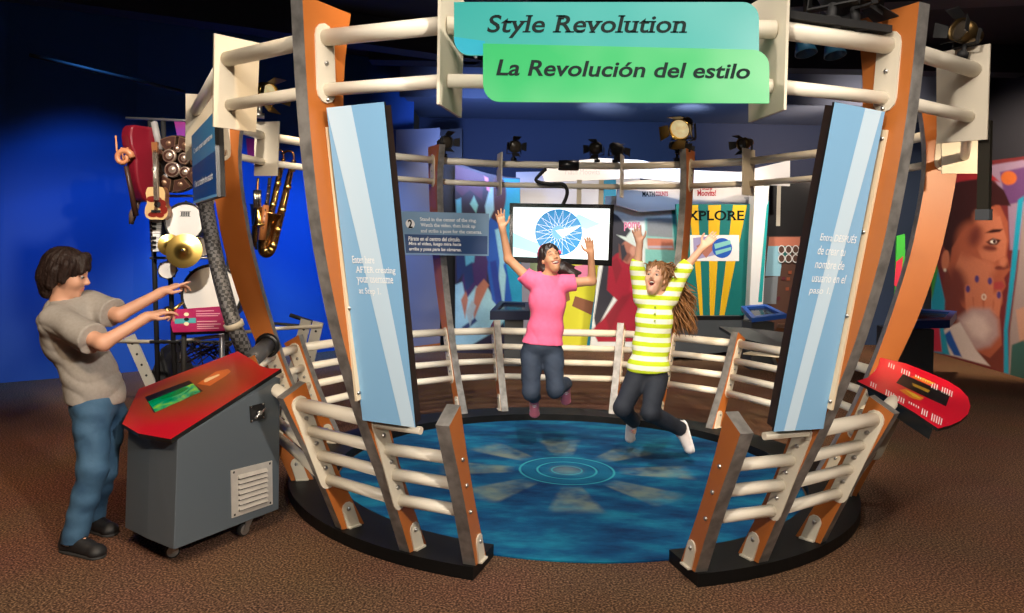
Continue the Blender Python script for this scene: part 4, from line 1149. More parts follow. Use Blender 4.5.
# backdrop banner
f = Flat('backdrop_banner', YI + .35, [(174, 121), (203, 123), (206, 180), (196, 176), (186, 156), (178, 140)], mat('magenta_cloth', (0.36, 0.015, 0.16), .6, noise=(2.5, (0.12, 0.02, 0.42), 2, .2)), 'magenta to purple backdrop banner above the round drum cluster', 'banner', .02); f.done()
f = Flat('backdrop_banner', 8.1, [(246, 138), (262, 140), (264, 162), (248, 160)], mat('purple_cloth', (0.22, 0.012, 0.36), .6), 'small purple banner glimpsed between the left post and the saxophone', 'banner', .02); f.done()

def at_local(th, rot):
    return th
# cello, seen from the side, hung on the rack
RW = mat('cello_red', (0.22, 0.010, 0.022), .3, coat=.3, noise=(3, (.15, .006, .015), 4, .25))
ce = thing('cello', PI_(135, 205), 'red stringed instrument body hung at the far left end of the instrument rack', 'string instrument')
c0, c1 = PI_(137, 126, -.05), PI_(140, 202, -.05)
L = (c1 - c0).length; dz = (c1 - c0)/L
prof = [(0, .20), (.05, .26), (.15, .285), (.27, .27), (.36, .225), (.45, .20), (.54, .205), (.64, .20), (.75, .18), (.86, .14), (.95, .085), (1, .04)]
ol = [(w, t) for t, w in prof] + [(-w, t) for t, w in reversed(prof)]
mb = MB(); R = Matrix.Rotation(1.0, 3, 'Z'); ex, ey = R @ V((1, 0, 0)), R @ V((0, 1, 0))
q = [c0 + dz*L*t + ex*(w*.50 + .03) for w, t in ol]
mb.hexa([p - ey*.07 for p in q], [p + ey*.07 for p in q])
mb.build('body', RW, ce, bevel=.02)
MB().tube([PI_(126, 166, -.16), PI_(131, 190, -.12), PI_(136, 216, -.1)], [.02, .022, .024], 8).build('neck', mat('cello_neck', (.05, .02, .012), .4), ce)
mb = MB(); s0 = PI_(123.5, 158, -.15)
pts = [s0 + V((math.cos(k*.55)*(.075 - k*.004), .0, math.sin(k*.55)*(.075 - k*.004))) for k in range(14)]
mb.tube(pts, [.03 - k*.0012 for k in range(14)], 8); mb.tube([s0 + V((.02, 0, 0)), PI_(131, 160, -.1)], .025, 8)
for k in range(3): mb.tube([s0 + V((-.05 + k*.05, 0, -.02)), s0 + V((-.07 + k*.05, 0, .09 + .1*(k == 0)))], .009, 6)
mb.build('scroll', mat('scroll_wood', (.55, .22, .10), .35), ce)
# bow / stand leg below it
o = MB().tube([PI_(140, 196, .05), PI_(133, 214, .0), PI_(131, 224, 0)], [.02, .035, .02], 8)
tag(recentre(o.build('violin_bow', mat('bow_wood', (.18, .12, .09), .4, .3))), 'slim brown bow hanging below the red string instrument', 'bow')
# round cluster of small drums
dc = thing('steel_drum', PI_(176, 196), 'round cluster of brown segmented drum pads behind the cream plate', 'drum')
cc = PI_(175, 164, .0); RR = .255
MB().lathe(cc + V((0, .14, 0)), (0, -1, 0), [(.02, 0), (RR*.85, .01), (RR, .12), (RR*.98, .14), (RR*.94, .11), (RR*.7, .05), (.001, .03)], 40).build('bowl', mat('drum_shell', (.035, .02, .02), .4), dc)
PADM = mat('drum_pad', (.03, .008, .006), .4, noise=(6, (.07, .022, .010), 4, .25)); PADE = mat('drum_rim', (.26, .15, .09), .35, .6)
for k in range(8):
    a = 2*PI*k/8 + .3; r0, r1 = RR*.55, RR*.95
    mb = MB(); ring_ = []
    for s in range(7): ring_.append((r1, a - .34 + .68*s/6))
    for s in range(7): ring_.append((r0, a + .30 - .60*s/6))
    fr = [cc + V((r*math.cos(t), -.012, r*math.sin(t))) for r, t in ring_]
    ce_ = sum(fr, V())/14
    mb.hexa(fr, [p + V((0, .05, 0)) for p in fr], 1); mb.face([ce_.lerp(p, .9) - V((0, .003, 0)) for p in fr], 0)
    mb.lathe(ce_ - V((0, .003, 0)), (0, -1, 0), [(.025, 0), (.015, .008), (0, .01)], 10, 1)
    mb.build('drum_pad', [PADM, PADE], dc)
for (x, z, r) in ((-.05, .07, .06), (.08, .05, .05), (-.02, -.05, .068), (.09, -.07, .05), (.02, .135, .035)):
    mb = MB(); o = cc + V((x, .02, z)); mb.lathe(o, (0, -1, 0), [(r, 0), (r, .03), (r*.82, .034), (r*.5, .03), (r*.25, .04), (0, .042)], 18, 0, [1, 1, 0, 1, 1]); mb.build('drum_pad', [PADM, mat('pad_metal', (.5, .38, .3), .3, .7)], dc)
# ukulele
UK = mat('spruce', (0.72, 0.50, 0.24), .35, noise=(3, (.65, .42, .18), 4, .3, (8, 1, 1)))
uk = thing('guitar', PI_(155, 218), 'small pale guitar with a dark red pick guard hung above the white drum', 'guitar')
def gp(x, y, off=0.0): return PI_(x, y, -.16 - off)
prof = [(187, 7.5), (189, 9), (193, 10.3), (197, 9.8), (201, 9.3), (204, 9.6), (208, 11.6), (213, 12.4), (217, 11), (219.5, 7)]
ol = [(155.2 - w*.95 + (y - 187)*.04, y) for y, w in prof] + [(155.2 + w*.95 + (y - 187)*.04, y) for y, w in reversed(prof)]
q = [gp(*p) for p in ol]; mb = MB(); mb.hexa(q, [p + V((0, .085, 0)) for p in q], 0, 1)
b = mb.build('body', [UK, mat('guitar_side', (.25, .09, .03), .35)], uk)
PGM = mat('pick_guard', (.20, .018, .012), .3)
mb = MB()
for k, (cx, cy, rx, ry) in enumerate(((152, 199, 5.5, 3), (161, 204, 5, 4.5), (153, 214.5, 5, 2.6), (164, 210, 3.5, 4), (158, 200, 4, 3), (160, 215, 4, 2.5))):
    mb.face([gp(cx + rx*math.cos(a), cy + ry*math.sin(a), .002 + k*.0006) for a in (2*PI*i/20 for i in range(20))])
mb.build('pick_guard', PGM, b, weld=False)
MB().face([gp(157.5 + 3.2*math.cos(a), 204.5 + 3.2*math.sin(a), .007) for a in (2*PI*i/20 for i in range(20))]).build('sound_hole', BLACKM, b)
q = [gp(151, 210, .012), gp(160, 210, .012), gp(160, 212.5, .012), gp(151, 212.5, .012)]; MB().hexa(q, [p + V((0, .012, 0)) for p in q]).build('bridge', BLACKM, b)
q = [gp(152.6, 152, .02), gp(156.4, 152, .02), gp(158.6, 200, .02), gp(153.6, 200, .02)]; MB().hexa(q, [p + V((0, .03, 0)) for p in q]).build('neck', mat('fretboard', (.22, .17, .13), .4), uk)
q = [gp(151, 142, .02), gp(157.4, 142, .02), gp(157, 152.5, .02), gp(152, 152.5, .02)]; MB().hexa(q, [p + V((0, .03, 0)) for p in q]).build('head', mat('guitar_side', (.25, .09, .03), .35), uk)
mb = MB()
for k in range(4): mb.tube([gp(153.4 + k*.8, 150, .022), gp(154.2 + k*1.0, 211, .022)], .002, 5)
mb.build('string', CHROME, uk)
# xylophone / accordion keys
kb = thing('keyboard', PI_(157, 252), 'upright strip of white and black keys below the small guitar', 'keyboard')
q = [PI_(149, 218, -.02), PI_(163, 219, -.02), PI_(161, 252, -.02), PI_(151, 252, -.02)]
mb = MB(); mb.hexa(q, [p + V((0, .1, 0)) for p in q]); mb.build('case', BLACKM, kb)
bd = Board(*[p for p in q])
for k in range(7):
    v0, v1 = .04 + k*.137, .04 + k*.137 + .122
    mb = MB(); mb.hexa([bd.at(u, v, .02) for u, v in ((.30, v0), (.92, v0), (.92, v1), (.30, v1))], [bd.at(u, v, 0) for u, v in ((.30, v0), (.92, v0), (.92, v1), (.30, v1))]); mb.build('white_key', WHITE, kb)
    if k in (0, 1, 3, 4, 5):
        mb = MB(); mb.hexa([bd.at(u, v, .032) for u, v in ((.30, v1 - .035), (.62, v1 - .035), (.62, v1 + .045), (.30, v1 + .045))], [bd.at(u, v, .02) for u, v in ((.30, v1 - .035), (.62, v1 - .035), (.62, v1 + .045), (.30, v1 + .045))]); mb.build('black_key', BLACK, kb)
mb = MB()
for k in range(8): mb.lathe(bd.at(.14, .08 + k*.12, 0), bd.n, [(.012, 0), (.012, .012), (0, .014)], 8)
mb.build('button_row', CHROME, kb)
# drums: white heads with dark hoops
HEAD = mat('drum_head', (.76, .73, .69), .5); HOOP = mat('hoop_black', (.02, .02, .02), .3)
def drum(cx, cy, rpx, y, depth, shell, label, tilt=(0, 0), hoop=HOOP, logo=False, ry=1.0):
    c = P(cx, cy, y); r = rpx*y/F
    ax = V((tilt[0], -1, tilt[1])).normalized()
    t = thing('drum', c - V((0, 0, r)), label, 'drum')
    MB().lathe(c - ax*depth, ax, [(.001, 0), (r*.97, 0), (r*.97, depth*.98)], 40).build('shell', shell, t)
    MB().lathe(c - ax*.03, ax, [(r*.97, 0), (r*1.04, 0), (r*1.04, .04), (r*.95, .042), (r*.95, .03)], 40).build('hoop', hoop, t)
    mb = MB(); mb.lathe(c, ax, [(r*.96, 0), (r*.5, .001), (.001, .002)], 40)
    if logo:
        s, u, d = basis(ax)
        for k in range(4):
            o = c + d*.004 + u*(r*.42) + s*(-.028 + k*.019)
            mb.face([o - s*.008 - u*.018, o + s*.008 - u*.018, o + s*.008 + u*.018, o - s*.008 + u*.018], 1)
        for k in (0, 1):
            o = c + d*.0045 + u*(r*.42); mb.face([o - s*.045 - u*(.022 - k*.042), o + s*.045 - u*(.022 - k*.042), o + s*.045 - u*(.018 - k*.042), o - s*.045 - u*(.018 - k*.042)], 1)
    mb.build('head', [HEAD, mat('grey_ink', (.12, .12, .12), .5)], t)
    s, u, d = basis(ax)
    for k in range(8):
        a = 2*PI*k/8; o = c + (s*math.cos(a) + u*math.sin(a))*r*1.06
        MB().tube([o - ax*depth*.5, o + ax*.012], .008, 6).build('tension_rod', CHROME, t)
    return t
drum(185, 222, 19.3, YI - .05, .13, mat('shell_wood', (.14, .05, .02), .35), 'round white snare drum head with small dark logo in the middle of the instrument rack', (.08, .1), logo=True)
drum(212, 294, 29, YI, .3, HOOP, 'largest white bass drum head just above the magenta label desk', (.1, .05))
drum(167.5, 270, 8.6, YI - .1, .06, HOOP, 'smallest round drum with a cream head near the fingertips of the boy', (.35, 0), logo=False)
o = MB(); c = P(167.3, 270, YI - .17); o.lathe(c, (.35, -1, 0), [(.012, 0), (0, .006)], 10)
# cymbals
def cymbal(cx, cy, rpx, y, ax, label):
    c = P(cx, cy, y); r = rpx*y/F
    t = thing('cymbal', c - V((0, 0, r)), label, 'cymbal')
    MB().lathe(c, ax, [(r, 0), (r*.6, .010), (r*.24, .014), (r*.2, .026), (r*.1, .036), (.004, .038)], 40).build('disc', GOLD, t)
    MB().tube([c + ax.normalized()*.05, c - ax.normalized()*.12], .008, 8).build('bolt', CHROME, t)
cymbal(184, 251, 17.5, YI - .22, V((.15, -1, .2)), 'bright brass cymbal in front, below the white snare drum')
cymbal(169.5, 245, 11, YI - .12, V((.5, -1, .1)), 'smaller brass cymbal tucked behind at left of the bright cymbal')
# tom between
drum(203, 247, 9, YI + .12, .12, mat('shell_wood', (.14, .05, .02), .35), 'brown shelled tom drum half hidden behind the bright cymbal', (.9, .1))
# brass bells above label desk
o = MB()
for k, (x, y, x2, y2) in enumerate(((170, 313, 183, 302), (171, 318, 182, 324), (166, 308, 174, 322))):
    o.tube([P(x, y, YI - .3), P((x + x2)/2, (y + y2)/2, YI - .27), P(x2, y2, YI - .25)], [.028, .016, .01], 10)
tag(recentre(o.build('brass_horn', BRASS)), 'little brass horns beside the hand of the boy at the label desk', 'horn')
# label desk
MAG = mat('magenta_print', (.34, .012, .085), .4)
ld = thing('label_desk', P(203, 335, YI - .35), 'magenta printed label desk under the bass drum with little picture of glasses', 'label desk')
q = [P(175, 309.5, YI - .28), P(232, 305.5, YI - .28), P(234, 333.5, YI - .5), P(173, 332.5, YI - .5), P(170.5, 324, YI - .42)]
cn = (q[1] - q[0]).cross(q[3] - q[0]).normalized()
if cn.y > 0: cn = -cn
c_ = q[0]
q = [p - cn*((p - c_).dot(cn)) for p in q]
mb = MB(); mb.hexa(q, [p - cn*.03 for p in q], 0, 1)
def lp(x, y, off): return PP(x, y, c_, cn) + cn*off
mb.face([lp(x, y, .001) for x, y in ((174, 319), (196, 318), (196, 323), (175, 324))], 2)
for k, yy in enumerate((314.5, 319.5, 324.0)): mb.face([lp(186.5 + 2.6*math.cos(a), yy + 1.8*math.sin(a), .002) for a in (2*PI*i/12 for i in range(12))], (4, 3, 4)[k])
for yy, x0, x1 in ((310.8, 196, 214), (313.6, 196, 220), (315.6, 196, 218), (321.2, 197, 217), (324, 197, 221), (326.2, 197, 214), (328.2, 197, 219)):
    mb.face([lp(x, y, .0012) for x, y in ((x0, yy), (x1, yy - .3), (x1, yy + .5), (x0, yy + .8))], 5)
for k in range(5): mb.face([lp(226 + 3*math.cos(a), 311 + k*3.6 + 1.1*math.sin(a), .002) for a in (2*PI*i/10 for i in range(10))], 6)
mb.build('panel', [MAG, BLACK, mat('stripe_teal', (.06, .30, .32), .5), INKD, mat('pic_cream', (.75, .62, .4), .5), mat('text_pale', (.70, .35, .42), .5), mat('tab_yellow', (.7, .45, .08), .5)], ld, weld=False)
MB().tube([P(222, 334, YI - .45), V((P(222, 334, YI - .45).x, YI - .42, 0))], .022, 8).build('leg', SIL, ld)
MB().tube([P(184, 334, YI - .45), V((P(184, 334, YI - .45).x, YI - .42, 0))], .022, 8).build('leg', BLACKM, ld)
# ribbed hose beside the left post
def hose_mat():
    m, t, b = nt('woven_hose')
    tc = t.nodes.new('ShaderNodeTexCoord'); ck = t.nodes.new('ShaderNodeTexChecker'); ck.inputs['Scale'].default_value = 42
    ck.inputs['Color1'].default_value = (.03, .03, .035, 1); ck.inputs['Color2'].default_value = (.16, .16, .17, 1)
    t.links.new(tc.outputs['Object'], ck.inputs['Vector']); t.links.new(ck.outputs['Color'], b.inputs['Base Color']); b.inputs['Roughness'].default_value = .45
    return m
hp = [V(p) for p in (P(205, 200, 5.45), P(211, 235, 5.3), P(221, 280, 5.2), P(234, 325, 5.1), P(244, 350, 5.15), P(247, 375, 5.3))]
hz = thing('cable_hose', hp[-1], 'thick woven grey hose running down beside the left orange post from the blue sign', 'hose')
MB().tube(spline(hp, 6), .052, 16).build('hose', hose_mat(), hz)
for k, c in ((0, CREAM2), (3, CREAM2)):
    d = (hp[min(k+1, 5)] - hp[k]).normalized(); MB().lathe(hp[k] - d*.02, d, [(.05, 0), (.064, 0), (.064, .04), (.05, .04)], 16).build('hose_clamp', c, hz)
# dark pipe that passes through the left post
d0, d1 = P(249, 362, 5.05), P(268, 345, 5.35)
pp = thing('dark_pipe', d0, 'short dark grey pipe end entering the left orange post above the red kiosk top', 'pipe')
MB().tube([d0, d1], .058, 18).build('pipe', mat('pipe_grey', (.07, .07, .075), .35), pp)
dd = (d1 - d0).normalized(); MB().lathe(d1 - dd*.02, dd, [(.06, 0), (.085, 0), (.085, .03), (.06, .03)], 20).build('collar', BLACK, pp)
# saxophone
YS2 = 7.7
sx = thing('saxophone', P(271, 256, YS2), 'brass saxophone hanging at a slant in front, nearest to the front orange post', 'saxophone')
BR2 = mat('old_brass', (.50, .27, .10), .25, 1.0, noise=(6, (.30, .14, .05), 4, .3))
sp_ = spline([P(294, 160, YS2), P(290, 174, YS2), P(283, 205, YS2), P(274, 240, YS2), P(270, 250, YS2), P(266, 252, YS2), P(264, 246, YS2), P(267, 225, YS2), P(270, 212, YS2)], 6)
n = len(sp_); MB().tube(sp_, [.022 + .062*(i/n) if i < n*.8 else .072 + .085*((i - n*.8)/(n*.2)) for i in range(n)], 14).build('tube', BR2, sx)
MB().tube(spline([P(294, 160, YS2), P(293, 153, YS2), P(288, 151, YS2), P(282, 154, YS2)], 5), .011, 10).build('neck', BR2, sx)
for k in range(8):
    t = .12 + k*.075; p = sp_[int(t*n)]
    MB().lathe(p + V((.02, -.03, 0)), (.3, -1, .1), [(.001, .04), (.034, .04), (.034, .065), (.014, .073), (0, .073)], 12).build('key', BRASS, sx)
mb = MB(); a, b = P(284, 178, YS2 - .06), P(270, 240, YS2 - .06)
mb.tube([a + V((.06, 0, 0)), b + V((.06, 0, 0))], .006, 6); mb.tube([a - V((.03, 0, 0)), b - V((.05, 0, 0))], .006, 6); mb.build('key_rod', BRASS, sx)
sx2 = copy_tree(sx); sx2.location += V((-.13, .16, .08)); sx2.scale = (.9, .9, .95); sx2['label'] = 'second brass saxophone partly hidden behind the slanted one, closer to the left post'
# clarinet and trumpet beside
t = thing('clarinet', P(262, 250, YS2), 'dark clarinet hanging upright left of the saxophone', 'clarinet')
MB().tube([P(270, 178, YS2 + .1), P(266, 215, YS2 + .1), P(261, 236, YS2 + .1), P(259, 250, YS2 + .1)], [.018, .02, .026, .045], 12).build('tube', BLACKM, t)
mb = MB()
for k in range(7): q = P(269 - k*1.2, 186 + k*8, YS2 + .06); mb.lathe(q, (0, -1, 0), [(.014, 0), (.014, .01), (0, .012)], 8)
mb.build('key', CHROME, t)
t = thing('trumpet', P(258, 220, YS2), 'golden trumpet bell hanging nearest the left orange post', 'trumpet')
MB().tube(spline([P(258, 178, YS2 - .1), P(257, 200, YS2 - .1), P(258, 212, YS2 - .1), P(260, 226, YS2 - .1)], 5), [.012]*6 + [.014, .016, .02, .024, .03, .036, .045, .055, .07, .085][:10], 14).build('bell', BRASS, t)
mb = MB()
for k in range(3): mb.tube([P(255 + k*2.2, 190, YS2 - .13), P(255 + k*2.2, 208, YS2 - .13)], .02, 10)
mb.build('valve', CHROME, t)
t = thing('flute', P(266, 232, YS2), 'orange brown wooden flute standing between clarinet and trumpet', 'flute')
MB().tube([P(266, 205, YS2 - .12), P(262, 240, YS2 - .12)], [.03, .04], 12).build('tube', mat('flute_wood', (.30, .11, .035), .3), t)
mb = MB()
for k in range(5): mb.lathe(P(265.4 - k*.8, 210 + k*6, YS2 - .155), (0, -1, 0), [(.008, 0), (0, .001)], 8)
mb.build('finger_hole', BLACKM, t)
# cream stand rail with perforated legs behind the ring
YR = 7.2
st = thing('stand_rail', P(200, 345, YR), 'long thin cream rail on slanted perforated legs behind the kiosk and left post', 'railing')
MB().tube([P(108, 341, YR), P(175, 342, YR), P(268, 329, YR), P(322, 326, YR)], .018, 10).build('rail', CREAM2, st)
for (x0, y0, x1) in ((129, 336, 151), (306, 320, 290), (318, 322, 303)):
    a = P(x0, y0, YR); b = P(x1, 386, YR); t_ = -a.z/(b.z - a.z); b = a + (b - a)*t_
    d = (b - a).normalized(); s = V((d.z, 0, -d.x))*.05
    mb = MB(); mb.hexa([a - s, a + s, b + s, b - s], [p + V((0, .02, 0)) for p in (a - s, a + s, b + s, b - s)])
    for k in range(6): mb.lathe(a.lerp(b, .1 + k*.14), (0, -1, 0), [(.012, 0.001), (0, .0015)], 8, 1)
    mb.build('leg', [mat('grey_cream', (.50, .48, .42), .45), BLACKM], st)
# mic boom near the blue wall
t = thing('boom_arm', P(300, 330, 7.5), 'thin black boom arm against the blue wall between the left posts', 'boom stand')
MB().tube([P(290, 315, 7.5), P(312, 322, 7.5)], .02, 8).build('arm', BLACKM, t); MB().tube([P(268, 323, 7.5), P(318, 327, 7.5)], .014, 8).build('arm', BLACKM, t)
a = P(272, 324, 7.5); MB().tube([a, V((a.x, a.y, 0))], .02, 8).build('upright', BLACKM, t)
# black draped box behind the kiosk
b0 = thing('floor_box', (P(163, 372, 7.6).x, 7.8, 0), 'black draped box on the floor behind the red kiosk top', 'box')
x0, x1 = P(148, 372, 7.6).x, P(178, 372, 7.6).x
MB().hexa([V((x0 - .05, 7.5, 0)), V((x1 + .05, 7.5, 0)), V((x1 + .1, 8.1, 0)), V((x0 - .1, 8.1, 0))], [V((x0 + .12, 7.6, .55)), V((x1 - .15, 7.6, .42)), V((x1 - .1, 8.0, .5)), V((x0 + .1, 8.0, .6))]).build('cover', BLACKM, b0, bevel=.03)
q = [P(170, 362, 7.5), P(177, 356, 7.5), P(176, 366, 7.5)]
# ---------------------------------------------------------------- people: distance fields turned into one smooth skin
def A3(p): return np.array([p[0], p[1], p[2]], dtype=np.float32)
class Prim:
    def __init__(s, kind, data, k=.03, sub=False, clip=None, tag=''):
        s.kind, s.data, s.k, s.sub, s.clip, s.tag = kind, data, k, sub, clip or [], tag
    def box(s):
        if s.kind == 'cap':
            a, b, ra, rb = s.data; r = max(ra, rb); return np.minimum(a, b) - r, np.maximum(a, b) + r
        c, rad_, R = s.data; r = float(max(rad_)); return c - r, c + r
    def eval(s, X, Y, Z):
        if s.kind == 'cap':
            a, b, ra, rb = s.data; ab = b - a; L = float(ab @ ab) + 1e-9
            px, py, pz = X - a[0], Y - a[1], Z - a[2]
            t = np.clip((px*ab[0] + py*ab[1] + pz*ab[2])/L, 0, 1)
            d = np.sqrt((px - t*ab[0])**2 + (py - t*ab[1])**2 + (pz - t*ab[2])**2) - (ra + (rb - ra)*t)
        else:
            c, r, R = s.data
            px, py, pz = X - c[0], Y - c[1], Z - c[2]
            q = [(px*R[i][0] + py*R[i][1] + pz*R[i][2])/r[i] for i in range(3)]
            k0 = np.sqrt(q[0]**2 + q[1]**2 + q[2]**2)
            k1 = np.sqrt((q[0]/r[0])**2 + (q[1]/r[1])**2 + (q[2]/r[2])**2) + 1e-9
            d = k0*(k0 - 1)/k1
        for p, n in s.clip:
            d = np.maximum(d, (X - p[0])*n[0] + (Y - p[1])*n[1] + (Z - p[2])*n[2])
        return d
    def grow(s, g, clip=None, k=None):
        if s.kind == 'cap':
            a, b, ra, rb = s.data; dt = (a, b, ra + g, rb + g)
        else:
            c, r, R = s.data; dt = (c, [x + g for x in r], R)
        return Prim(s.kind, dt, s.k if k is None else k, s.sub, (clip or []) + s.clip, s.tag)
def cap(a, b, ra, rb=None, k=.03, **kw): return Prim('cap', (A3(a), A3(b), ra, ra if rb is None else rb), k, **kw)
def ell(c, r, R=None, k=.03, **kw):
    R = [A3(x) for x in R] if R else [A3((1, 0, 0)), A3((0, 1, 0)), A3((0, 0, 1))]
    return Prim('ell', (A3(c), list(r), R), k, **kw)

def field_mesh(prims, h, clips=(), disp=None, pad=.03):
    los, his = zip(*[p.box() for p in prims if not p.sub])
    lo = np.min(los, 0) - pad; hi = np.max(his, 0) + pad
    n = np.ceil((hi - lo)/h).astype(int) + 1
    ax = [lo[i] + h*np.arange(n[i], dtype=np.float32) for i in range(3)]
    D = np.full(n, .5, dtype=np.float32)
    for p in [q for q in prims if not q.sub] + [q for q in prims if q.sub]:
        bl, bh = p.box(); m = p.k + 4*h
        i0 = np.maximum(((bl - m - lo)/h).astype(int), 0); i1 = np.minimum(((bh + m - lo)/h).astype(int) + 2, n)
        if (i1 <= i0).any(): continue
        sl = tuple(slice(i0[i], i1[i]) for i in range(3))
        X, Y, Z = ax[0][sl[0]][:, None, None], ax[1][sl[1]][None, :, None], ax[2][sl[2]][None, None, :]
        b = p.eval(X, Y, Z).astype(np.float32); a = D[sl]
        if p.sub:
            b = -b; t = np.clip(.5 - .5*(b - a)/p.k, 0, 1); D[sl] = b + (a - b)*t + p.k*t*(1 - t)
        else:
            t = np.clip(.5 + .5*(b - a)/p.k, 0, 1); D[sl] = b + (a - b)*t - p.k*t*(1 - t)
    X, Y, Z = ax[0][:, None, None], ax[1][None, :, None], ax[2][None, None, :]
    if disp is not None: D += disp(X, Y, Z)
    for p, nn in clips: D = np.maximum(D, (X - p[0])*nn[0] + (Y - p[1])*nn[1] + (Z - p[2])*nn[2])
    return nets(D, lo, h)

def nets(D, lo, h):
    S = D < 0
    c = [(i, j, k) for i in (0, 1) for j in (0, 1) for k in (0, 1)]
    sub = lambda A, o: A[o[0]:A.shape[0]-1+o[0], o[1]:A.shape[1]-1+o[1], o[2]:A.shape[2]-1+o[2]]
    cnt = sum(sub(S, o).astype(np.int8) for o in c)
    act = (cnt > 0) & (cnt < 8)
    idx = np.argwhere(act); N = len(idx)
    ids = np.full(act.shape, -1, dtype=np.int64); ids[act] = np.arange(N)
    acc = np.zeros((N, 3)); num = np.zeros(N)
    val = {o: D[idx[:, 0]+o[0], idx[:, 1]+o[1], idx[:, 2]+o[2]].astype(float) for o in c}
    for o in c:
        for ax in range(3):
            if o[ax]: continue
            q = list(o); q[ax] = 1; q = tuple(q)
            a, b = val[o], val[q]; m = (a < 0) != (b < 0)
            t = np.where(m, a/np.where(m, a - b, 1), 0)
            pos = np.array(o, float)[None, :].repeat(N, 0); pos[:, ax] = t
            acc[m] += pos[m]; num[m] += 1
    verts = (idx + acc/np.maximum(num, 1)[:, None])*h + np.asarray(lo)[None, :]
    faces = []
    for ax in range(3):
        u, v = (ax + 1) % 3, (ax + 2) % 3
        sl0 = [slice(None)]*3; sl1 = [slice(None)]*3
        sl0[ax] = slice(0, -1); sl1[ax] = slice(1, None)
        cr = S[tuple(sl0)] != S[tuple(sl1)]
        e = np.argwhere(cr)
        e = e[(e[:, u] > 0) & (e[:, v] > 0) & (e[:, u] < D.shape[u]-1) & (e[:, v] < D.shape[v]-1)]
        q = []
        for du, dv in ((-1, -1), (0, -1), (0, 0), (-1, 0)):
            f = e.copy(); f[:, u] += du; f[:, v] += dv; q.append(ids[f[:, 0], f[:, 1], f[:, 2]])
        q = np.stack(q, 1)
        flip = ~S[e[:, 0], e[:, 1], e[:, 2]]
        q[flip] = q[flip][:, ::-1]
        faces.append(q)
    faces = np.concatenate(faces)
    return verts, faces[(faces >= 0).all(1)]

def skin_obj(name, vf, mats, parent, paint=None, smooth=2):
    verts, faces = vf
    inv = np.array(parent_matrix(parent).inverted())
    W = verts.copy()
    # light Laplacian smoothing
    if smooth:
        e = np.concatenate([faces[:, [0, 1]], faces[:, [1, 2]], faces[:, [2, 3]], faces[:, [3, 0]]])
        for _ in range(smooth):
            s = np.zeros_like(W); cn = np.zeros(len(W))
            for a, b in ((0, 1), (1, 0)):
                np.add.at(s, e[:, a], W[e[:, b]]); np.add.at(cn, e[:, a], 1)
            W = W*.5 + .5*s/np.maximum(cn, 1)[:, None]
    L = W @ inv[:3, :3].T + inv[:3, 3]
    me = bpy.data.meshes.new(name)
    me.vertices.add(len(L)); me.vertices.foreach_set('co', L.astype(np.float32).ravel())
    me.loops.add(faces.size); me.loops.foreach_set('vertex_index', faces.astype(np.int32).ravel())
    me.polygons.add(len(faces))
    me.polygons.foreach_set('loop_start', np.arange(0, faces.size, 4, dtype=np.int32))
    me.polygons.foreach_set('use_smooth', np.ones(len(faces), dtype=bool))
    if not isinstance(mats, (list, tuple)): mats = [mats]
    for m in mats: me.materials.append(m)
    if paint is not None:
        ctr = W[faces].mean(1); me.polygons.foreach_set('material_index', paint(ctr).astype(np.int32))
    me.update(); me.validate()
    o = bpy.data.objects.new(name, me); COL.objects.link(o); o.parent = parent
    return o

def folds(amp, fr, seed=0, tilt=(1, .4, 1.3)):
    rs = np.random.RandomState(seed)
    w = [(rs.normal(size=3)*np.array(tilt)*fr, rs.rand()*6.28) for _ in range(6)]
    def fn(X, Y, Z):
        d = 0
        for i, (k, p) in enumerate(w):
            q = k[0]*X + k[1]*Y + k[2]*Z + p + 1.3*np.sin(.5*k[2]*X - .4*k[0]*Z + p)
            d = d + (np.sin(q) if i % 2 else 1.6*(1 - np.abs(np.sin(q*.5)))**3 - .6)
        return (amp*d/2.4).astype(np.float32)
    return fn

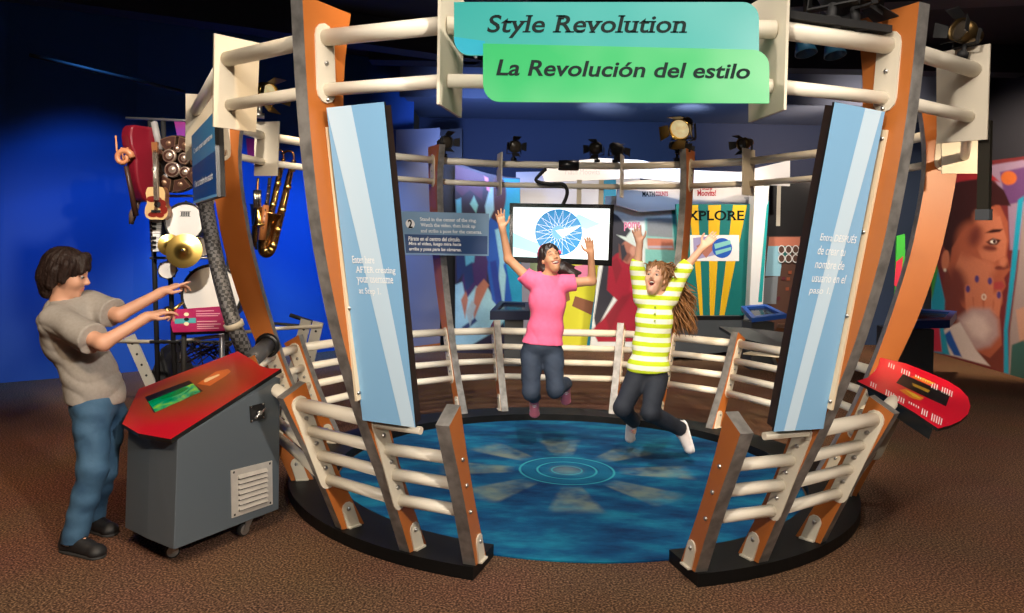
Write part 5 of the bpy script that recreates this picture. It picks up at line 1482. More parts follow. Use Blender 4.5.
class Head:
    def __init__(s, c, fwd, up, sc=1.0, open_mouth=0.0, lids=.45, closed=False, smile=False):
        f = V(fwd).normalized(); r = f.cross(V(up)).normalized(); u = r.cross(f).normalized()
        s.c, s.f, s.r, s.u, s.s, s.om = V(c), f, r, u, sc, open_mouth; s.lids = lids; s.closed = closed; s.smile = smile
    def p(s, f, r, u): return s.c + (s.f*f + s.r*r + s.u*u)*s.s
    def R(s): return [s.f, s.r, s.u]
    def prims(s):
        q, z, R = s.p, s.s, s.R(); o = s.om
        E_ = lambda c, rr, k, **kw: ell(q(*c), [x*z for x in rr], R, k*z, tag='head', **kw)
        K_ = lambda a, b, ra, rb, k, **kw: cap(q(*a), q(*b), ra*z, rb*z, k*z, tag='head', **kw)
        L = [E_((-.012, 0, .035), (.092, .072, .088), .03), E_((.030, 0, -.028 - .012*o), (.060, .055, .078 + .012*o), .04),
             K_((.066, 0, -.088 - .02*o), (.05, 0, -.086 - .02*o), .019, .03, .03),
             K_((.086, 0, .018), (.107, 0, -.020), .0065, .0115, .010), E_((.096, -.0115, -.025), (.010, .008, .008), .008), E_((.096, .0115, -.025), (.010, .008, .008), .008),
             K_((.076, -.034, .030), (.082, -.008, .028), .010, .010, .015), K_((.076, .034, .030), (.082, .008, .028), .010, .010, .015),
             E_((.056, -.036, -.026), (.024, .022, .022), .03), E_((.056, .036, -.026), (.024, .022, .022), .03),
             E_((-.008, -.073, -.006), (.018, .009, .031), .012), E_((-.008, .073, -.006), (.018, .009, .031), .012),
             E_((-.010, -.080, -.006), (.009, .006, .019), .006, sub=True), E_((-.010, .080, -.006), (.009, .006, .019), .006, sub=True),
             E_((.094, -.031, .008), (.018, .017, .011), .012, sub=True), E_((.094, .031, .008), (.018, .017, .011), .012, sub=True)]
        for sg in (-1, 1):
            L += [E_((.0755, sg*.031, .008), (.0135, .0165, .0125), .006)] if s.closed else [E_((.0755, sg*.031, .0170 - .006*s.lids), (.0150, .0170, .0075 + .003*s.lids), .004), E_((.0755, sg*.031, .0005), (.0140, .0160, .0048), .004)]
        if o:
            L += [K_((.084, -.020, -.045), (.084, .020, -.045), .008, .008, .012), K_((.080, -.014, -.085), (.080, .014, -.085), .008, .008, .012),
                  E_((.092, 0, -.062), (.032, .024, .010 + .012*o), .006, sub=True)] if not s.smile else [K_((.086, -.030, -.044), (.090, 0, -.050), .006, .007, .01), K_((.086, .030, -.044), (.090, 0, -.050), .006, .007, .01), K_((.078, -.024, -.068), (.082, 0, -.080), .007, .008, .01), K_((.078, .024, -.068), (.082, 0, -.080), .007, .008, .01), E_((.094, 0, -.060), (.026, .029, .0125), .005, sub=True), E_((.088, -.026, -.053), (.016, .009, .007), .004, sub=True), E_((.088, .026, -.053), (.016, .009, .007), .004, sub=True)]
        else:
            L += [K_((.081, -.020, -.053), (.089, 0, -.050), .0055, .0065, .008), K_((.081, .020, -.053), (.089, 0, -.050), .0055, .0065, .008),
                  K_((.080, -.016, -.062), (.087, 0, -.064), .0060, .0070, .008), K_((.080, .016, -.062), (.087, 0, -.064), .0060, .0070, .008),
                  K_((.094, -.024, -.0572), (.094, .024, -.0572), .0022, .0022, .003, sub=True)]
        return L
    def local(s, W):
        d = (W - np.array(s.c)[None])/s.s
        return d @ np.array(s.f), d @ np.array(s.r), d @ np.array(s.u)
    def paint(s):
        def fn(W):
            f, r, u = s.local(W); m = np.zeros(len(W), int)
            if s.smile:
                m[((r/.036)**2 + ((u + .060)/.019)**2 < 1) & (f > .07)] = 1
                m[((r/.031)**2 + ((u + .060)/.0135)**2 < 1) & (f > .045) & (f < .082)] = 2
            elif s.om:
                e = (r/.0270)**2 + ((u + .066)/(.012 + .0115*s.om))**2
                m[(e < 1) & (f > .07)] = 1
                e2 = (r/.0245)**2 + ((u + .062)/(.0105 + .012*s.om))**2
                m[(e2 < 1.0) & (f > .045) & (f < .073)] = 2
            else:
                m[(f > .078) & (np.abs(r) < .023) & (np.abs(u + .057) < .0115 - .2*np.abs(r)) & (np.abs(u + .057) < .011)] = 1
            return m
        return fn
    def extras(s, parent, iris, brow):
        for sg in (-1, 1):
            if not s.closed:
                c = s.p(.0752, sg*.031, .0075); mb = MB(); mb.sphere(c, .0125*s.s, 16, 10)
                e = mb.build('eye', mat('eye_white', (.55, .50, .46), .25), parent)
                mb = MB(); d = (s.f*1 + s.u*(-.12) + s.r*sg*.05).normalized()
                mb.lathe(c + d*.0100*s.s, d, [(.0075*s.s, 0), (.0055*s.s, .0020*s.s), (.0001, .0032*s.s)], 14)
                mb.build('iris', iris, e)
            pts = [s.p(.0915 - .012*t*t, sg*(.017 + .028*t), (.006 + .005*math.sin(PI*t)) if s.closed else .0135 - .006*s.lids - .004*t*t) for t in (0, .33, .66, 1)]
            MB().tube(pts, [.0012*s.s, .0018*s.s, .0018*s.s, .001*s.s], 6).build('eyelash', brow, parent)
            pts = [s.p(.088 - .010*t*t, sg*(.012 + .034*t), .030 + .006*math.sin(t*2.6)) for t in (0, .25, .5, .75, 1)]
            MB().tube(pts, [.0028*s.s, .0038*s.s, .0036*s.s, .003*s.s, .0015*s.s], 8).build('eyebrow', brow, parent)
        if s.om:
            mb = MB(); pts = [s.p(.080 - .014*t*t, (.027 if s.smile else .019)*t, -.0525) for t in (-1, -.6, -.2, .2, .6, 1)]
            mb.tube(pts, (.0062 if s.smile else .0048)*s.s, 8); mb.build('teeth', mat('teeth', (.82, .78, .70), .25), parent)

def hand(wrist, d, palm, thumb, L=.155, curl=(.1, .1, .1, .1), spread=.16, tcurl=.3, rt=1.0):
    """d = along the fingers, palm = the way the palm faces, thumb = side of the thumb"""
    d = V(d).normalized(); n = V(palm); n = (n - d*n.dot(d)).normalized(); t = V(thumb); t = (t - d*t.dot(d) - n*t.dot(n)).normalized()
    w = V(wrist); r = L*.050*rt; out = []
    kn = []
    for i, off in enumerate((.155, .052, -.05, -.145)):
        b = w + d*L*(.50, .52, .50, .455)[i] + t*L*off; kn.append(b)
        out.append(cap(w + d*L*.08 + t*L*off*.55, b, L*.085, L*.068, k=.012, tag='hand'))
    out.append(cap(w - d*L*.10, w + d*L*.12, L*.115, L*.11, k=.02, tag='hand'))
    for i, (b, ln) in enumerate(zip(kn, (.43, .48, .44, .345))):
        a0 = spread*(1.5 - i)/1.5; fd = (d*math.cos(a0) + t*math.sin(a0)).normalized()
        ang = 0; p = b
        for j, fr in enumerate((.45, .30, .25)):
            ang += curl[i]*(.8, 1.1, .7)[j]
            q = p + (fd*math.cos(ang) + n*math.sin(ang))*L*ln*fr
            out.append(cap(p, q, r*(1.12 - .13*j), r*(1.0 - .14*j), k=.004, tag='hand')); p = q
    b = w + d*L*.16 + t*L*.13 + n*L*.03
    t1 = b + (d*.55 + t*.75 + n*.25).normalized()*L*.22
    t2 = t1 + (d*(.85) + t*(.45 - tcurl) + n*.2).normalized()*L*.17
    t3 = t2 + (d*.95 + t*(.25 - tcurl*1.4) + n*.2).normalized()*L*.14
    out += [cap(w + d*L*.10 + t*L*.05, b, L*.085, L*.08, k=.012, tag='hand'), cap(b, t1, L*.078, L*.062, k=.008, tag='hand'), cap(t1, t2, L*.060, L*.054, k=.004, tag='hand'), cap(t2, t3, L*.054, L*.042, k=.004, tag='hand')]
    return out
def frame(fwd, up):
    u = V(up).normalized(); f = V(fwd); f = (f - u*f.dot(u)).normalized(); r = f.cross(u).normalized()
    return f, r, u
def person(name, label, base, h, torso, head, neck, arms, legs, skin, smooth=1):
    """torso: prims; arms: list of (shoulder, elbow, wrist, hand prims, upper radius); legs: list of (hip, knee, ankle, toe)"""
    t = thing(name, base, label, 'person')
    body = list(torso)
    for (s, e, w, hp, r) in arms:
        body += [cap(s, e, r, r*.80, k=.03, tag='upper'), cap(e, w, r*.80, r*.56, k=.02, tag='fore')] + hp
    for (a, b, c, toe, r) in legs:
        body += [cap(a, b, r, r*.66, k=.04, tag='thigh'), cap(b, b.lerp(c, .35), r*.64, r*.66, k=.03, tag='shin'), cap(b.lerp(c, .35), c, r*.66, r*.42, k=.03, tag='shin'), cap(c, c.lerp(toe, .7), r*.34, r*.22, k=.02, tag='foot')]
    body += head.prims() + [cap(head.p(-.024, 0, -.05), neck, .044*head.s, .050*head.s, k=.03, tag='neck')]
    lip = tuple(x*y for x, y in zip(skin.node_tree.nodes['Principled BSDF'].inputs['Base Color'].default_value[:3], (.95, .62, .66)))
    vf = field_mesh(body, h)
    o = skin_obj('body', vf, [skin, mat('lip_' + name, lip, .35), mat('mouth_dark', (.10, .012, .012), .5)], t, head.paint(), smooth)
    return t, o, body
def shoe(parent, heel, toe, up, mats, w=.042, sole=.012, name='shoe', h=.004, ht=.075):
    heel, toe = V(heel), V(toe); d = (toe - heel).normalized(); u = V(up); u = (u - d*u.dot(d)).normalized(); s = d.cross(u)
    L = (toe - heel).length
    q = lambda a, b, c=0: heel + d*L*a + u*b + s*c
    pr = [cap(q(.13, w*.75), q(.85, w*.62), w*.80, w*.82, k=.02), cap(q(.12, w*.8), q(.20, ht), w*.80, w*.85, k=.03), cap(q(.2, ht*.9), q(.65, w*.8), w*.75, w*.7, k=.03), ell(q(.88, w*.55), [L*.14, w*1.02, w*.62], [d, s, u], k=.02)]
    cl = [(A3(heel), A3(-u))]
    o = skin_obj(name, field_mesh(pr, h, cl), mats[0], parent, None, 1)
    pr2 = [cap(q(.13, 0), q(.86, 0), w*.90, w*1.0, k=.02)]
    skin_obj('sole', field_mesh(pr2, h, [(A3(heel + u*sole), A3(u)), (A3(heel - u*.001), A3(-u))]), mats[1], o, None, 0)
    mb = MB()
    for k in range(4):
        a = .36 + k*.09; mb.tube([q(a, ht*(1.12 - k*.16), -.018), q(a + .03, ht*(1.26 - k*.17), 0), q(a, ht*(1.12 - k*.16), .018)], .0035, 6)
    mb.build('laces', mats[2], o)
    return o

# ---------------------------------------------------------------- the boy
yb = 4.07
hd = Head(P(66.5, 275, 4.06), (.93, .27, -.20), (.20, .0, 1), 1.02)
bf, br, bu = frame((1, -.06, 0), (-.16, .03, 1))
hipc, chest, neck = P(97, 402, yb), P(70, 336, yb + .02), P(61, 307, yb)
waist = P(88, 372, yb)
BR = [bf, br, bu]
shR, shL = P(54, 321, 3.93), P(88, 306, 4.19)
torso = [ell(chest, (.108, .150, .155), BR, .05, tag='torso'), ell(waist + bf*.01, (.100, .126, .15), BR, .06, tag='torso'), ell(hipc, (.100, .130, .11), BR, .06, tag='torso'),
         cap(shR.lerp(shL, .12), shR.lerp(shL, .88), .058, .058, k=.05, tag='torso'), cap(chest + bu*.08, neck, .09, .055, k=.05, tag='torso')]
eR, wR = P(103, 343, 3.78), P(147, 317, 3.92)
eL, wL = P(119, 315, 4.10), P(162, 292, 4.20)
hR = hand(wR, P(175, 308, 3.98) - wR, (.1, .25, -1), (.1, -.55, .8), .165, (.35, .75, .95, 1.05), .04, .5)
hL = hand(wL, P(193, 278, 4.25) - wL, (.25, .3, -.9), (-.2, -.75, .6), .165, (.06, .55, .75, .9), .05, .3)
hipR, kR, aR = P(92, 416, 3.98), P(93, 468, 3.93), P(73, 539, 3.93)
hipL, kL, aL = P(108, 414, 4.15), P(103, 470, 4.12), P(92, 517, 4.26)
aR.z = .085; aL.z = .085
tR = V((P(107, 552, 3.90).x, 3.86, .03)); tL = V((P(117, 532, 4.2).x, 4.16, .03))
boy, bo, bp = person('person', 'boy in grey T-shirt and jeans reaching out to touch the drums beside the red kiosk', V((-2.2, 4.05, 0)), .0052, torso, hd, neck,
    [(shR, eR, wR, hR, .047), (shL, eL, wL, hL, .046)], [(hipR, kR, aR, tR, .078), (hipL, kL, aL, tL, .076)], SKIN1)
hd.extras(boy, mat('iris_brown', (.06, .03, .015), .2), mat('brow_dark', (.02, .012, .01), .6))
HRB = mat('hair_dark_brown', (.012, .006, .005), .55, spec=.25, noise=(55, (.035, .02, .016), 3, .25, (1, 1, .12)), bump=(90, .5))
def hair_field(H_, prims, amp=.0022, fq=16, h=.0045):
    def dp(X, Y, Z):
        c, u = np.array(H_.c), np.array(H_.u)
        f_, r_ = np.array(H_.f), np.array(H_.r)
        x, y, z = X - c[0], Y - c[1], Z - c[2]
        a = np.arctan2(x*r_[0] + y*r_[1] + z*r_[2], x*f_[0] + y*f_[1] + z*f_[2] + .02); q = x*u[0] + y*u[1] + z*u[2]
        return (amp*np.sin(a*fq + q*40) + amp*.8*np.sin(a*fq*2.3 - q*30 + 1)).astype(np.float32)
    return field_mesh(prims, h, disp=dp)
q, Rr = hd.p, hd.R()
hp = [ell(q(-.020, 0, .048), (.112, .094, .100), Rr, .03), ell(q(-.066, 0, -.010), (.062, .080, .080), Rr, .03), cap(q(.006, -.080, .06), q(.004, -.082, -.022), .030, .018, k=.02), cap(q(.006, .080, .06), q(.004, .082, -.022), .030, .018, k=.02),
      cap(q(-.040, -.078, .02), q(-.045, -.070, -.055), .028, .022, k=.02), cap(q(-.040, .078, .02), q(-.045, .070, -.055), .028, .022, k=.02),
      cap(q(-.080, 0, -.03), q(-.066, 0, -.098), .058, .042, k=.03), cap(q(.060, -.045, .105), q(.088, .020, .060), .024, .012, k=.015), cap(q(.055, .03, .108), q(.080, .062, .036), .026, .013, k=.015), cap(q(.060, -.03, .105), q(.080, -.060, .040), .024, .012, k=.015), cap(q(.07, -.01, .105), q(.089, -.02, .056), .022, .012, k=.012), cap(q(.07, .03, .10), q(.082, .045, .048), .022, .012, k=.012),
      ell(q(.125, 0, -.050), (.078, .066, .096), Rr, .012, sub=True)]
skin_obj('hair', hair_field(hd, hp), HRB, boy)
# T-shirt
SHG = mat('tshirt_grey', (.30, .275, .245), .9, noise=(60, (.37, .34, .31), 4, .3), bump=(14, .35))
def garment(prims, grow, h, clips, disp): return field_mesh([p.grow(grow) for p in prims], h, clips, disp)
tp = [p for p in bp if p.tag == 'torso'] 
sh = [p.grow(.014) for p in tp]
for s, e, r in ((shR, eR, .047), (shL, eL, .046)):
    d = (e - s).normalized(); cut = s + (e - s)*.78
    sh.append(cap(s, e, r + .020, r + .026, k=.035, clip=[(A3(cut), A3(d))]))
sh.append(ell(hipc + bu*.03, (.112, .142, .10), BR, .05)); sh.append(ell(waist + bf*.02 - bu*.05, (.108, .134, .12), BR, .06))
nk = neck + bf*.02
sh.append(ell(nk + bu*.055 + bf*.012, (.068, .074, .055), BR, .008, sub=True))
hem = P(97, 402, yb)
shirt = skin_obj('tshirt', field_mesh(sh, .0055, [(A3(hem), A3(-(bu*1.0 + bf*.06 + V((.16, 0, .0))).normalized()))], folds(.011, 15, 4, (.8, .5, 1.9))), SHG, boy)
# jeans
def denim(name, c1, c2):
    return mat(name, c1, .8, noise=(7, c2, 6, .22), bump=(22, .35))
JE = denim('denim_blue', (.014, .055, .125), (.055, .135, .235))
def jeans(legs, hips, m, parent, g=.012, cut=.0, seed=2, amp=.004):
    pr = [p.grow(g) for p in hips]
    for (a, b, c, r) in legs:
        d = (c - b).normalized(); pr += [cap(a, b, r + g, r*.70 + g, k=.035), cap(b, c - d*cut, r*.70 + g, r*.52 + g*1.3, k=.03, clip=[(A3(c - d*cut), A3(d))])]
    return pr
pr = jeans([(hipR, kR, V((aR.x - .008, aR.y, .015)), .080), (hipL, kL, V((aL.x - .008, aL.y, .015)), .078)], [ell(hipc, (.106, .134, .10), BR, .05)], JE, boy)
wcut = P(97, 396, yb)
skin_obj('jeans', field_mesh(pr, .0055, [(A3(wcut), A3(bu)), (A3((0, 0, .052)), A3((0, 0, -1)))], folds(.0045, 19, 9, (1.1, .6, 1.5))), JE, boy)
SHB = [mat('shoe_black', (.010, .010, .011), .6), mat('sole_black', (.02, .02, .02), .7), BLACKM]
hr_ = V((aR.x - .070, aR.y + .03, .001)); shoe(boy, hr_, hr_ + (V((tR.x, tR.y, .001)) - hr_).normalized()*.275, (0, 0, 1), SHB, .046, ht=.098)
hl_ = V((aL.x - .065, aL.y + .02, .001)); shoe(boy, hl_, hl_ + (V((tL.x, tL.y, .001)) - hl_).normalized()*.27, (0, 0, 1), SHB, .046, ht=.098)
for a_ in (aR, aL): MB().tube([V((a_.x - .012, a_.y, .045)), V((a_.x, a_.y, .12))], .041, 16).build('sock', WHITE, boy)

# ---------------------------------------------------------------- girl in pink
y1 = 5.9
hd = Head(P(550.5, 259, y1 - .02), (.30, -.86, .34), (-.26, .34, .90), .93, .55, 1.0, True, True)
gf, gr, gu = frame((.10, -1, .05), (.03, .05, 1))
GR = [gf, gr, gu]
shA, shB = P(530, 280, y1), P(566, 283, y1)
chest, waist, hipc, neck = P(547.5, 302, y1), P(545, 328, y1), P(542, 346, y1), P(549, 275, y1)
torso = [ell(chest, (.090, .130, .150), GR, .05, tag='torso'), ell(waist, (.092, .130, .13), GR, .06, tag='torso'), ell(hipc, (.098, .128, .10), GR, .06, tag='torso'),
         cap(shA.lerp(shB, .1), shA.lerp(shB, .9), .05, .05, k=.05, tag='torso'), cap(chest + gu*.06, neck, .07, .048, k=.04, tag='torso')]
eA, wA = P(508.5, 259, y1 - .02), P(502.5, 229, y1 - .08)
eB, wB = P(592, 281, y1 + .02), P(591, 254, y1 - .06)
hA = hand(wA, P(499.5, 211, y1 - .1) - wA, (.15, -1, .1), (.8, -.1, .3), .155, (.06, .04, .06, .12), .20, .0)
hB = hand(wB, P(588.5, 236, y1 - .1) - wB, (-.3, -1, .1), (-.8, -.1, .2), .150, (.08, .06, .1, .16), .14, .05)
h1, k1, a1 = P(531.5, 354, y1), P(531, 391, y1 - .16), P(534, 396, y1 + .20)
h2, k2, a2 = P(553, 354, y1), P(555.5, 389, y1 - .14), P(566, 383, y1 + .22)
t1, t2 = a1 + V((-.02, .06, -.10)), a2 + V((.03, .05, -.10))
girl, go, gp_ = person('person', 'girl in a pink T-shirt and dark jeans jumping with both arms up before the television', V((RC.x - .05, y1, .0)), .006, torso, hd, neck,
    [(shA, eA, wA, hA, .042), (shB, eB, wB, hB, .042)], [(h1, k1, a1, t1, .072), (h2, k2, a2, t2, .072)], SKIN2)
hd.extras(girl, mat('iris_dark', (.02, .012, .008), .2), mat('brow_dark', (.02, .012, .01), .6))
HRD = mat('hair_black_brown', (.012, .006, .005), .4, noise=(50, (.03, .016, .012), 3, .25, (1, 1, .15)), bump=(90, .4))
q, Rr = hd.p, hd.R()
hp = [ell(q(-.022, 0, .042), (.096, .082, .092), Rr, .03), ell(q(-.06, 0, -.005), (.05, .068, .07), Rr, .03), cap(q(.055, 0, .098), q(.01, -.062, .075), .016, .018, k=.015), cap(q(.055, 0, .098), q(.01, .062, .075), .016, .018, k=.015),
      ell(q(.115, 0, -.03), (.078, .062, .105), Rr, .014, sub=True)]
tail = [q(-.075, .01, .02), q(-.09, .03, -.05), P(563, 268, y1 + .06), P(572, 273, y1 + .05), P(580, 273, y1 + .04)]
for a, b, r0, r1 in zip(tail, tail[1:], (.05, .052, .046, .03), (.052, .046, .032, .010)): hp.append(cap(a, b, r0, r1, k=.03))
hp += [cap(tail[2], P(577, 277, y1 + .02), .03, .008, k=.02), cap(tail[2], P(575, 266, y1 + .06), .03, .006, k=.02)]
hair = skin_obj('hair', hair_field(hd, hp, .0025, 14), HRD, girl)
MB().tube([hd.p(-.030, .083*math.cos(a), .045 + .093*math.sin(a)) for a in (PI*k/14 for k in range(15))], .007, 8).build('hairband', mat('hairband_pink', (.75, .05, .15), .5), girl)
mb = MB(); mb.sphere(hd.p(.01, -.086, .045), (.018, .012, .018), 12, 8); mb.build('hair_bow', mat('hairband_pink', (.75, .05, .15), .5), girl)
PK = mat('tshirt_pink', (.80, .115, .235), .85, noise=(40, (.84, .14, .265), 3, .3), bump=(14, .25))
sh = [p.grow(.014) for p in gp_ if p.tag == 'torso']
for s, e, r in ((shA, eA, .042), (shB, eB, .042)):
    d = (e - s).normalized(); cut = s + d*.07
    sh.append(cap(s, s + d*.2, r + .018, r + .024, k=.035, clip=[(A3(cut), A3(d))]))
sh.append(ell(hipc, (.118, .155, .09), GR, .05))
sh.append(ell(neck + gu*.045 + gf*.03, (.060, .072, .055), GR, .008, sub=True))
hem = P(541, 343.5, y1)
skin_obj('tshirt', field_mesh(sh, .006, [(A3(hem), A3((-.06, 0, -1)))], folds(.0055, 15, 31, (1.8, .6, .6))), PK, girl)
JD = denim('denim_dark', (.012, .020, .038), (.032, .046, .075))
pr = jeans([(h1, k1, a1, .073), (h2, k2, a2, .073)], [ell(hipc, (.102, .132, .09), GR, .05)], JD, girl, .011)
skin_obj('jeans', field_mesh(pr, .006, [(A3(hipc + V((0, 0, .05))), A3((0, 0, 1)))], folds(.0035, 19, 5, (1.1, .6, 1.4))), JD, girl)
SHP = [mat('shoe_pink', (.60, .16, .22), .6), mat('sole_white', (.7, .68, .66), .6), WHITE]
for a in (a1, a2):
    d = V((.06, .35, -1)).normalized(); hl = a + V((0, .075, .035)); shoe(girl, hl, hl + d*.235, (0, -.94, -.34), SHP, .04)

# ---------------------------------------------------------------- girl in stripes
y2 = 5.72
hd = Head(P(655.5, 279, y2 - .02), (-.42, -.80, .36), (.22, .36, .90), .95, 1.25, .75)
gf, gr, gu = frame((-.15, -1, .08), (.04, .12, 1))
GR = [gf, gr, gu]
shA, shB = P(641, 298, y2), P(670, 298, y2)
chest, waist, hipc, neck = P(654, 320, y2), P(651, 346, y2), P(648, 367, y2), P(656, 296, y2)
torso = [ell(chest, (.090, .128, .150), GR, .05, tag='torso'), ell(waist, (.092, .126, .13), GR, .06, tag='torso'), ell(hipc, (.098, .126, .10), GR, .06, tag='torso'),
         cap(shA.lerp(shB, .1), shA.lerp(shB, .9), .05, .05, k=.05, tag='torso'), cap(chest + gu*.06, neck, .07, .048, k=.04, tag='torso')]
eA, wA = P(637.5, 268, y2 - .02), P(639.5, 243, y2 - .06)
eB, wB = P(683.5, 270, y2 - .02), P(702, 248, y2 - .04)
hA = hand(wA, P(635.5, 226, y2 - .1) - wA, (-.1, -1, .2), (.9, 0, .2), .15, (.12, .08, .1, .2), .22, .0)
hB = hand(wB, P(714.5, 236, y2 - .06) - wB, (-.3, -.9, .3), (-.5, -.1, .8), .155, (.08, .06, .06, .1), .10, .05)
h1, k1, a1 = P(637.5, 376, y2), P(622.5, 408, y2 - .06), P(634, 422, y2 + .27)
h2, k2, a2 = P(657, 377, y2), P(650, 413, y2 - .22), P(681, 429, y2 - .02)
t1, t2 = a1 + V((.01, .03, -.12)), a2 + V((.05, .0, -.12))
g2, go, gp_ = person('person', 'girl in a green and white striped shirt with curly hair jumping and shouting', V((RC.x + .6, y2, .0)), .006, torso, hd, neck,
    [(shA, eA, wA, hA, .042), (shB, eB, wB, hB, .042)], [(h1, k1, a1, t1, .072), (h2, k2, a2, t2, .072)], SKIN1)
hd.extras(g2, mat('iris_brown', (.06, .03, .015), .2), mat('brow_brown', (.12, .06, .03), .6))
# curly hair: a cap of volume plus many wavy locks
HC = mat('hair_curly_brown', (.15, .06, .018), .5, noise=(30, (.28, .125, .04), 4, .3))
q, Rr = hd.p, hd.R()
hp = [ell(q(-.028, 0, .044), (.098, .088, .094), Rr, .03), ell(q(-.065, 0, -.02), (.055, .08, .085), Rr, .03), ell(q(.118, 0, -.03), (.080, .062, .11), Rr, .014, sub=True)]
hv = skin_obj('hair', hair_field(hd, hp, .005, 13), HC, g2)
rr = random.Random(12); mb = MB()
for k in range(420):
    t = rr.random(); a = rr.uniform(-2.75, 2.75)
    st = hd.p(-.03 + .09*math.cos(a)*(.75 if abs(a) > 1.0 else .9), .086*math.sin(a), .02 + .10*rr.random() if abs(a) > .8 else .105)
    if abs(a) < .8: st = hd.p(.045, .06*math.sin(a)*1.2, .112)
    side = rr.random()
    if side < .55: end = P(rr.uniform(668, 699), rr.uniform(292, 338), y2 + rr.uniform(.02, .28))
    else: end = st + (hd.r*rr.uniform(-.10, .13)*1.0 - hd.f*rr.uniform(.0, .12) - hd.u*rr.uniform(.0, .12)) + V((.03, 0, 0))
    n = 12; dv = end - st; s_, u_, _ = basis(dv)
    ph = rr.random()*6.28; am = rr.uniform(.006, .016); fq = rr.uniform(1.5, 3.2)
    mid = st.lerp(end, .4) + V((.03, .05, .035))
    pts = []
    for i in range(n):
        x = i/(n - 1); b = st*(1-x)**2 + mid*2*x*(1-x) + end*x*x
        pts.append(b + (s_*math.cos(ph + x*fq*6.28) + u_*math.sin(ph + x*fq*6.28))*am*min(1, x*4))
    mb.tube(pts, [.0042 + .002*math.sin(x/(n-1)*PI) if x < n-1 else .001 for x in range(n)], 4)
mb.build('hair_lock', HC, hv)
# striped shirt
m, t, b = nt('striped_shirt')
tc = t.nodes.new('ShaderNodeTexCoord'); sx_ = t.nodes.new('ShaderNodeSeparateXYZ'); t.links.new(tc.outputs['Object'], sx_.inputs[0])
def mth(op, a, b_):
    n = t.nodes.new('ShaderNodeMath'); n.operation = op
    for i, x in enumerate((a, b_)):
        if isinstance(x, (int, float)): n.inputs[i].default_value = x
        else: t.links.new(x, n.inputs[i])
    return n.outputs[0]
z_ = mth('ADD', sx_.outputs['Z'], mth('MULTIPLY', sx_.outputs['X'], .03))
fr = mth('FRACT', mth('MULTIPLY', z_, 14.5), 0)
st_ = mth('GREATER_THAN', fr, .47)
mx = t.nodes.new('ShaderNodeMix'); mx.data_type = 'RGBA'; t.links.new(st_, mx.inputs['Factor'])
mx.inputs[6].default_value = (.52, .64, .012, 1); mx.inputs[7].default_value = (.80, .80, .62, 1)
t.links.new(mx.outputs[2], b.inputs['Base Color']); b.inputs['Roughness'].default_value = .85
STM = m
sh = [p.grow(.013) for p in gp_ if p.tag == 'torso']
for s, e, w, r in ((shA, eA, wA, .042), (shB, eB, wB, .042)):
    d = (w - e).normalized(); cut = e + (w - e)*.30
    sh += [cap(s, e, r + .017, r + .012, k=.035), cap(e, w, r*.82 + .013, r*.62 + .014, k=.03, clip=[(A3(cut), A3(d))])]
sh.append(ell(hipc, (.116, .152, .09), GR, .05))
sh.append(ell(neck + gu*.05 + gf*.03, (.058, .07, .055), GR, .008, sub=True))
hem = P(648, 370, y2)
top_ = skin_obj('striped_top', field_mesh(sh, .006, [(A3(hem), A3((.05, .1, -1)))], folds(.0055, 15, 21, (1.8, .6, .7))), STM, g2)
mb = MB()
for k in range(3):
    c = chest + gu*(.09 - .05*k) + gf*.125; mb.lathe(c, gf, [(.008, 0), (.008, .004), (0, .005)], 10)
mb.build('button', mat('button_green', (.30, .36, .03), .4), top_)
JB = denim('denim_black', (.008, .010, .016), (.020, .024, .036))
pr = jeans([(h1, k1, a1, .073), (h2, k2, a2, .073)], [ell(hipc, (.102, .130, .09), GR, .05)], JB, g2, .010)
skin_obj('jeans', field_mesh(pr, .006, [(A3(hipc + V((0, 0, .05))), A3((0, 0, 1)))], folds(.0035, 19, 15, (1.1, .6, 1.4))), JB, g2)
SHW = [mat('shoe_silver', (.62, .56, .54), .45), mat('sole_white', (.7, .68, .66), .6), mat('lace_pink', (.65, .18, .2), .6)]
d = V((.0, .30, -1)).normalized(); hl = a1 + V((-.01, .07, .04)); shoe(g2, hl, hl + d*.225, (0, -.95, -.3), SHW, .04)
d = V((.28, -.1, -1)).normalized(); hl = a2 + V((.03, .03, .055)); shoe(g2, hl, hl + d*.235, (-.9, -.35, -.25), SHW, .042)
# ---------------------------------------------------------------- lights
def spot(loc, aim, power, col, size=50, blend=.5, r=.08):
    l = bpy.data.lights.new('spot', 'SPOT'); l.energy = power; l.color = col; l.spot_size = math.radians(size); l.spot_blend = blend; l.shadow_soft_size = r
    o = bpy.data.objects.new('spot_lamp', l); COL.objects.link(o); o.location = V(loc)
    o.rotation_euler = (V(aim) - V(loc)).to_track_quat('-Z', 'Y').to_euler(); return o
def area(loc, aim, power, col, sx, sy, spread=180):
    l = bpy.data.lights.new('area', 'AREA'); l.energy = power; l.color = col; l.shape = 'RECTANGLE'; l.size = sx; l.size_y = sy; l.spread = math.radians(spread)
    o = bpy.data.objects.new('area_lamp', l); COL.objects.link(o); o.location = V(loc)
    o.rotation_euler = (V(aim) - V(loc)).to_track_quat('-Z', 'Y').to_euler(); return o
WARM, NEUT, BLU = (1, .76, .50), (1, .90, .78), (.12, .25, 1)
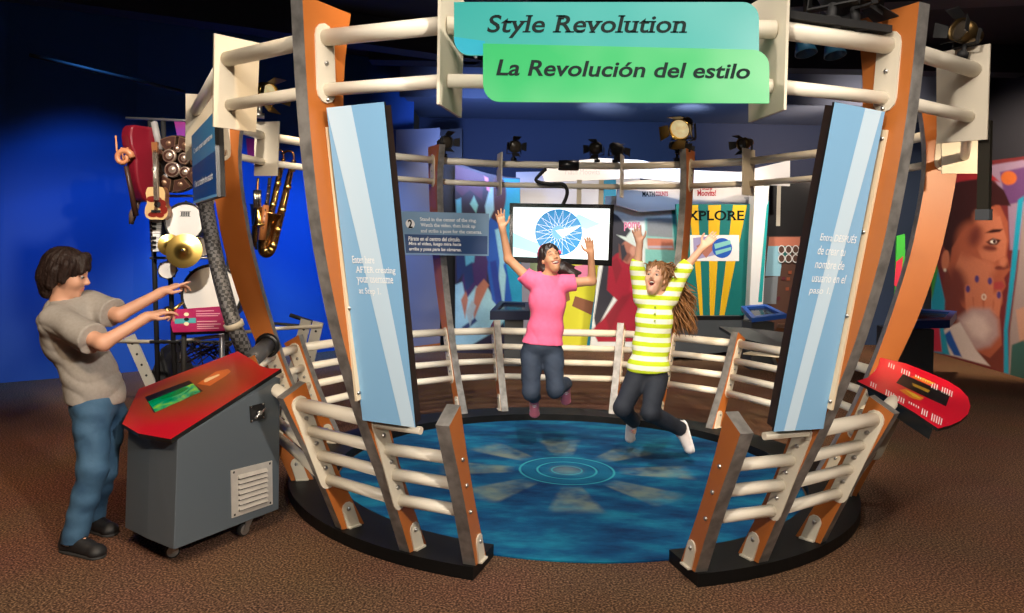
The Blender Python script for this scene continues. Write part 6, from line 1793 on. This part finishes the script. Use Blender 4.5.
# crossed keys on the ring front: the right lamp takes the left posts, the left lamp the right posts
spot((2.6, -1.2, 3.6), (-.9, 3.4, 1.25), 1150, NEUT, 36, .5, .12)
spot((-1.9, -1.4, 3.6), (1.9, 3.4, 1.25), 800, NEUT, 36, .5, .12)
spot((.2, -2.2, 3.4), (.4, 3.0, 2.5), 130, NEUT, 34, .6, .12)
spot((-1.3, -1.6, 2.9), (-.62, 3.3, 1.5), 620, NEUT, 24, .6, .12)  # unseen front spot added to brighten the left entrance panel
spot((2.1, -1.6, 2.9), (1.45, 3.3, 1.5), 620, NEUT, 24, .6, .12)  # unseen front spot added to brighten the right entrance panel
area((.4, .9, 4.35), (.4, 1.6, 0), 150, NEUT, 5, 2, 150)  # unseen overhead soft fill, added to lift the shadows
spot((-.9, .2, 4.2), (-2.0, 4.05, .9), 420, WARM, 34, .6, .1)
# on the jumpers and the blue carpet
spot((.2, 1.4, 4.3), (.75, 5.8, 1.3), 900, NEUT, 32, .5, .1)
spot((.45, 4.6, 4.4), (.45, 5.5, 0), 260, (.8, .93, 1), 56, .6, .1)
spot((.15, -.6, 2.3), (.75, 5.8, 1.45), 260, NEUT, 20, .7, .15)  # unseen fill added from near the viewer to soften the jumpers' shadows
# back of the ring
spot((-1.2, 3.6, 4.3), (-.4, 7.9, 1.0), 420, NEUT, 46, .6, .1)
spot((2.4, 3.8, 4.3), (1.9, 7.6, 1.0), 420, WARM, 46, .6, .1)
# displays
for x, p in ((-.6, 330), (1.2, 520), (2.6, 560), (4.2, 420)):
    spot((x, 9.0, 4.2), (x*1.02, 12, 1.3), p, NEUT, 56, .6, .1)
spot((4.6, 8.2, 4.2), (7.0, 11.4, 1.7), 1700, WARM, 60, .6, .1)
# blue wash on the lower part of the left wall
for (x, y), (ax, ay), p in (((-5.4, 6.4), (-6.0, 8.1), 130), ((-3.9, 7.4), (-4.9, 9.1), 420), ((-3.1, 8.6), (-3.6, 10.5), 720), ((-1.9, 9.6), (-2.5, 11.7), 900)):
    spot((x, y, 4.05), (ax, ay, .85), p, (.05, .30, 1), 66, 1.0, .15)
# instruments
spot((-2.4, 3.6, 4.2), (-2.95, 6.7, 1.8), 900, NEUT, 36, .6, .08)
spot((-1.0, 5.4, 4.2), (-2.4, 7.7, 1.9), 420, WARM, 34, .6, .08)
# left post faces and right outer post, red desk
spot((.6, 2.2, 4.2), (-1.95, 5.4, 1.4), 420, WARM, 34, .6, .08)
spot((4.3, 1.6, 3.0), (2.65, 5.3, 1.4), 1100, WARM, 30, .6, .08)
spot((-3.9, 1.6, 3.6), (-1.75, 4.35, 2.0), 330, NEUT, 24, .6, .06)  # unseen spot added to brighten the username sign
# soffit glow
spot((2.2, 10.2, 2.9), (2.4, 12.8, 3.95), 190, (.36, .58, 1), 110, 1, .2)
spot((5.2, 10.2, 3.0), (5.2, 12.6, 3.9), 420, (1, .75, .6), 80, 1, .2)
spot((-.6, 10.2, 2.8), (-.4, 12.8, 3.7), 330, (.3, .45, 1), 90, 1, .2)
spot((1.0, 11.4, 3.1), (1.4, 12.3, 3.9), 160, (.85, .9, 1), 40, 1, .1)
spot((2.6, 11.6, 3.2), (2.8, 12.2, 3.9), 110, (.8, .85, 1), 40, 1, .1)
spot((5.0, 11.2, 3.1), (4.6, 12.2, 3.9), 130, (1, .72, .5), 46, 1, .1)
# pools on the carpet
spot((-5.0, 4.0, 4.3), (-4.0, 4.8, 0), 330, (1, .50, .20), 56, .9, .1)
spot((-3.2, 1.6, 4.3), (-2.6, 2.9, 0), 90, (1, .62, .36), 60, .9, .1)
spot((4.6, 5.2, 4.3), (4.4, 6.3, 0), 300, (1, .85, .72), 76, .9, .1)
spot((3.0, 1.6, 4.3), (3.0, 3.2, 0), 190, (1, .80, .62), 80, .9, .2)
spot((.3, .8, 4.3), (.5, 2.0, 0), 150, (1, .74, .52), 90, .9, .2)
spot((1.8, 8.6, 4.3), (1.2, 9.4, 0), 200, (1, .8, .66), 90, .9, .2)
w = bpy.data.worlds.new('hall'); SC.world = w; w.use_nodes = True
w.node_tree.nodes['Background'].inputs[0].default_value = (.35, .42, .6, 1); w.node_tree.nodes['Background'].inputs[1].default_value = .02

# ---------------------------------------------------------------- camera
cam = bpy.data.cameras.new('camera'); co = bpy.data.objects.new('camera', cam); COL.objects.link(co)
cam.sensor_fit = 'HORIZONTAL'; cam.sensor_width = 36; cam.lens = 36*F/1024
cam.shift_x = 0.0; cam.shift_y = (Y0 - 306.5)/1024
cam.clip_start = .05; cam.clip_end = 60
co.location = (0, 0, H)
co.rotation_euler = (Matrix.Rotation(math.radians(90), 3, 'X') @ Matrix.Rotation(ROLL, 3, 'Z')).to_euler()
SC.camera = co
SC.view_settings.view_transform = 'Standard'; SC.view_settings.look = 'None'; SC.view_settings.exposure = 0.0; SC.view_settings.gamma = 1.0
SC.view_settings.use_curve_mapping = False
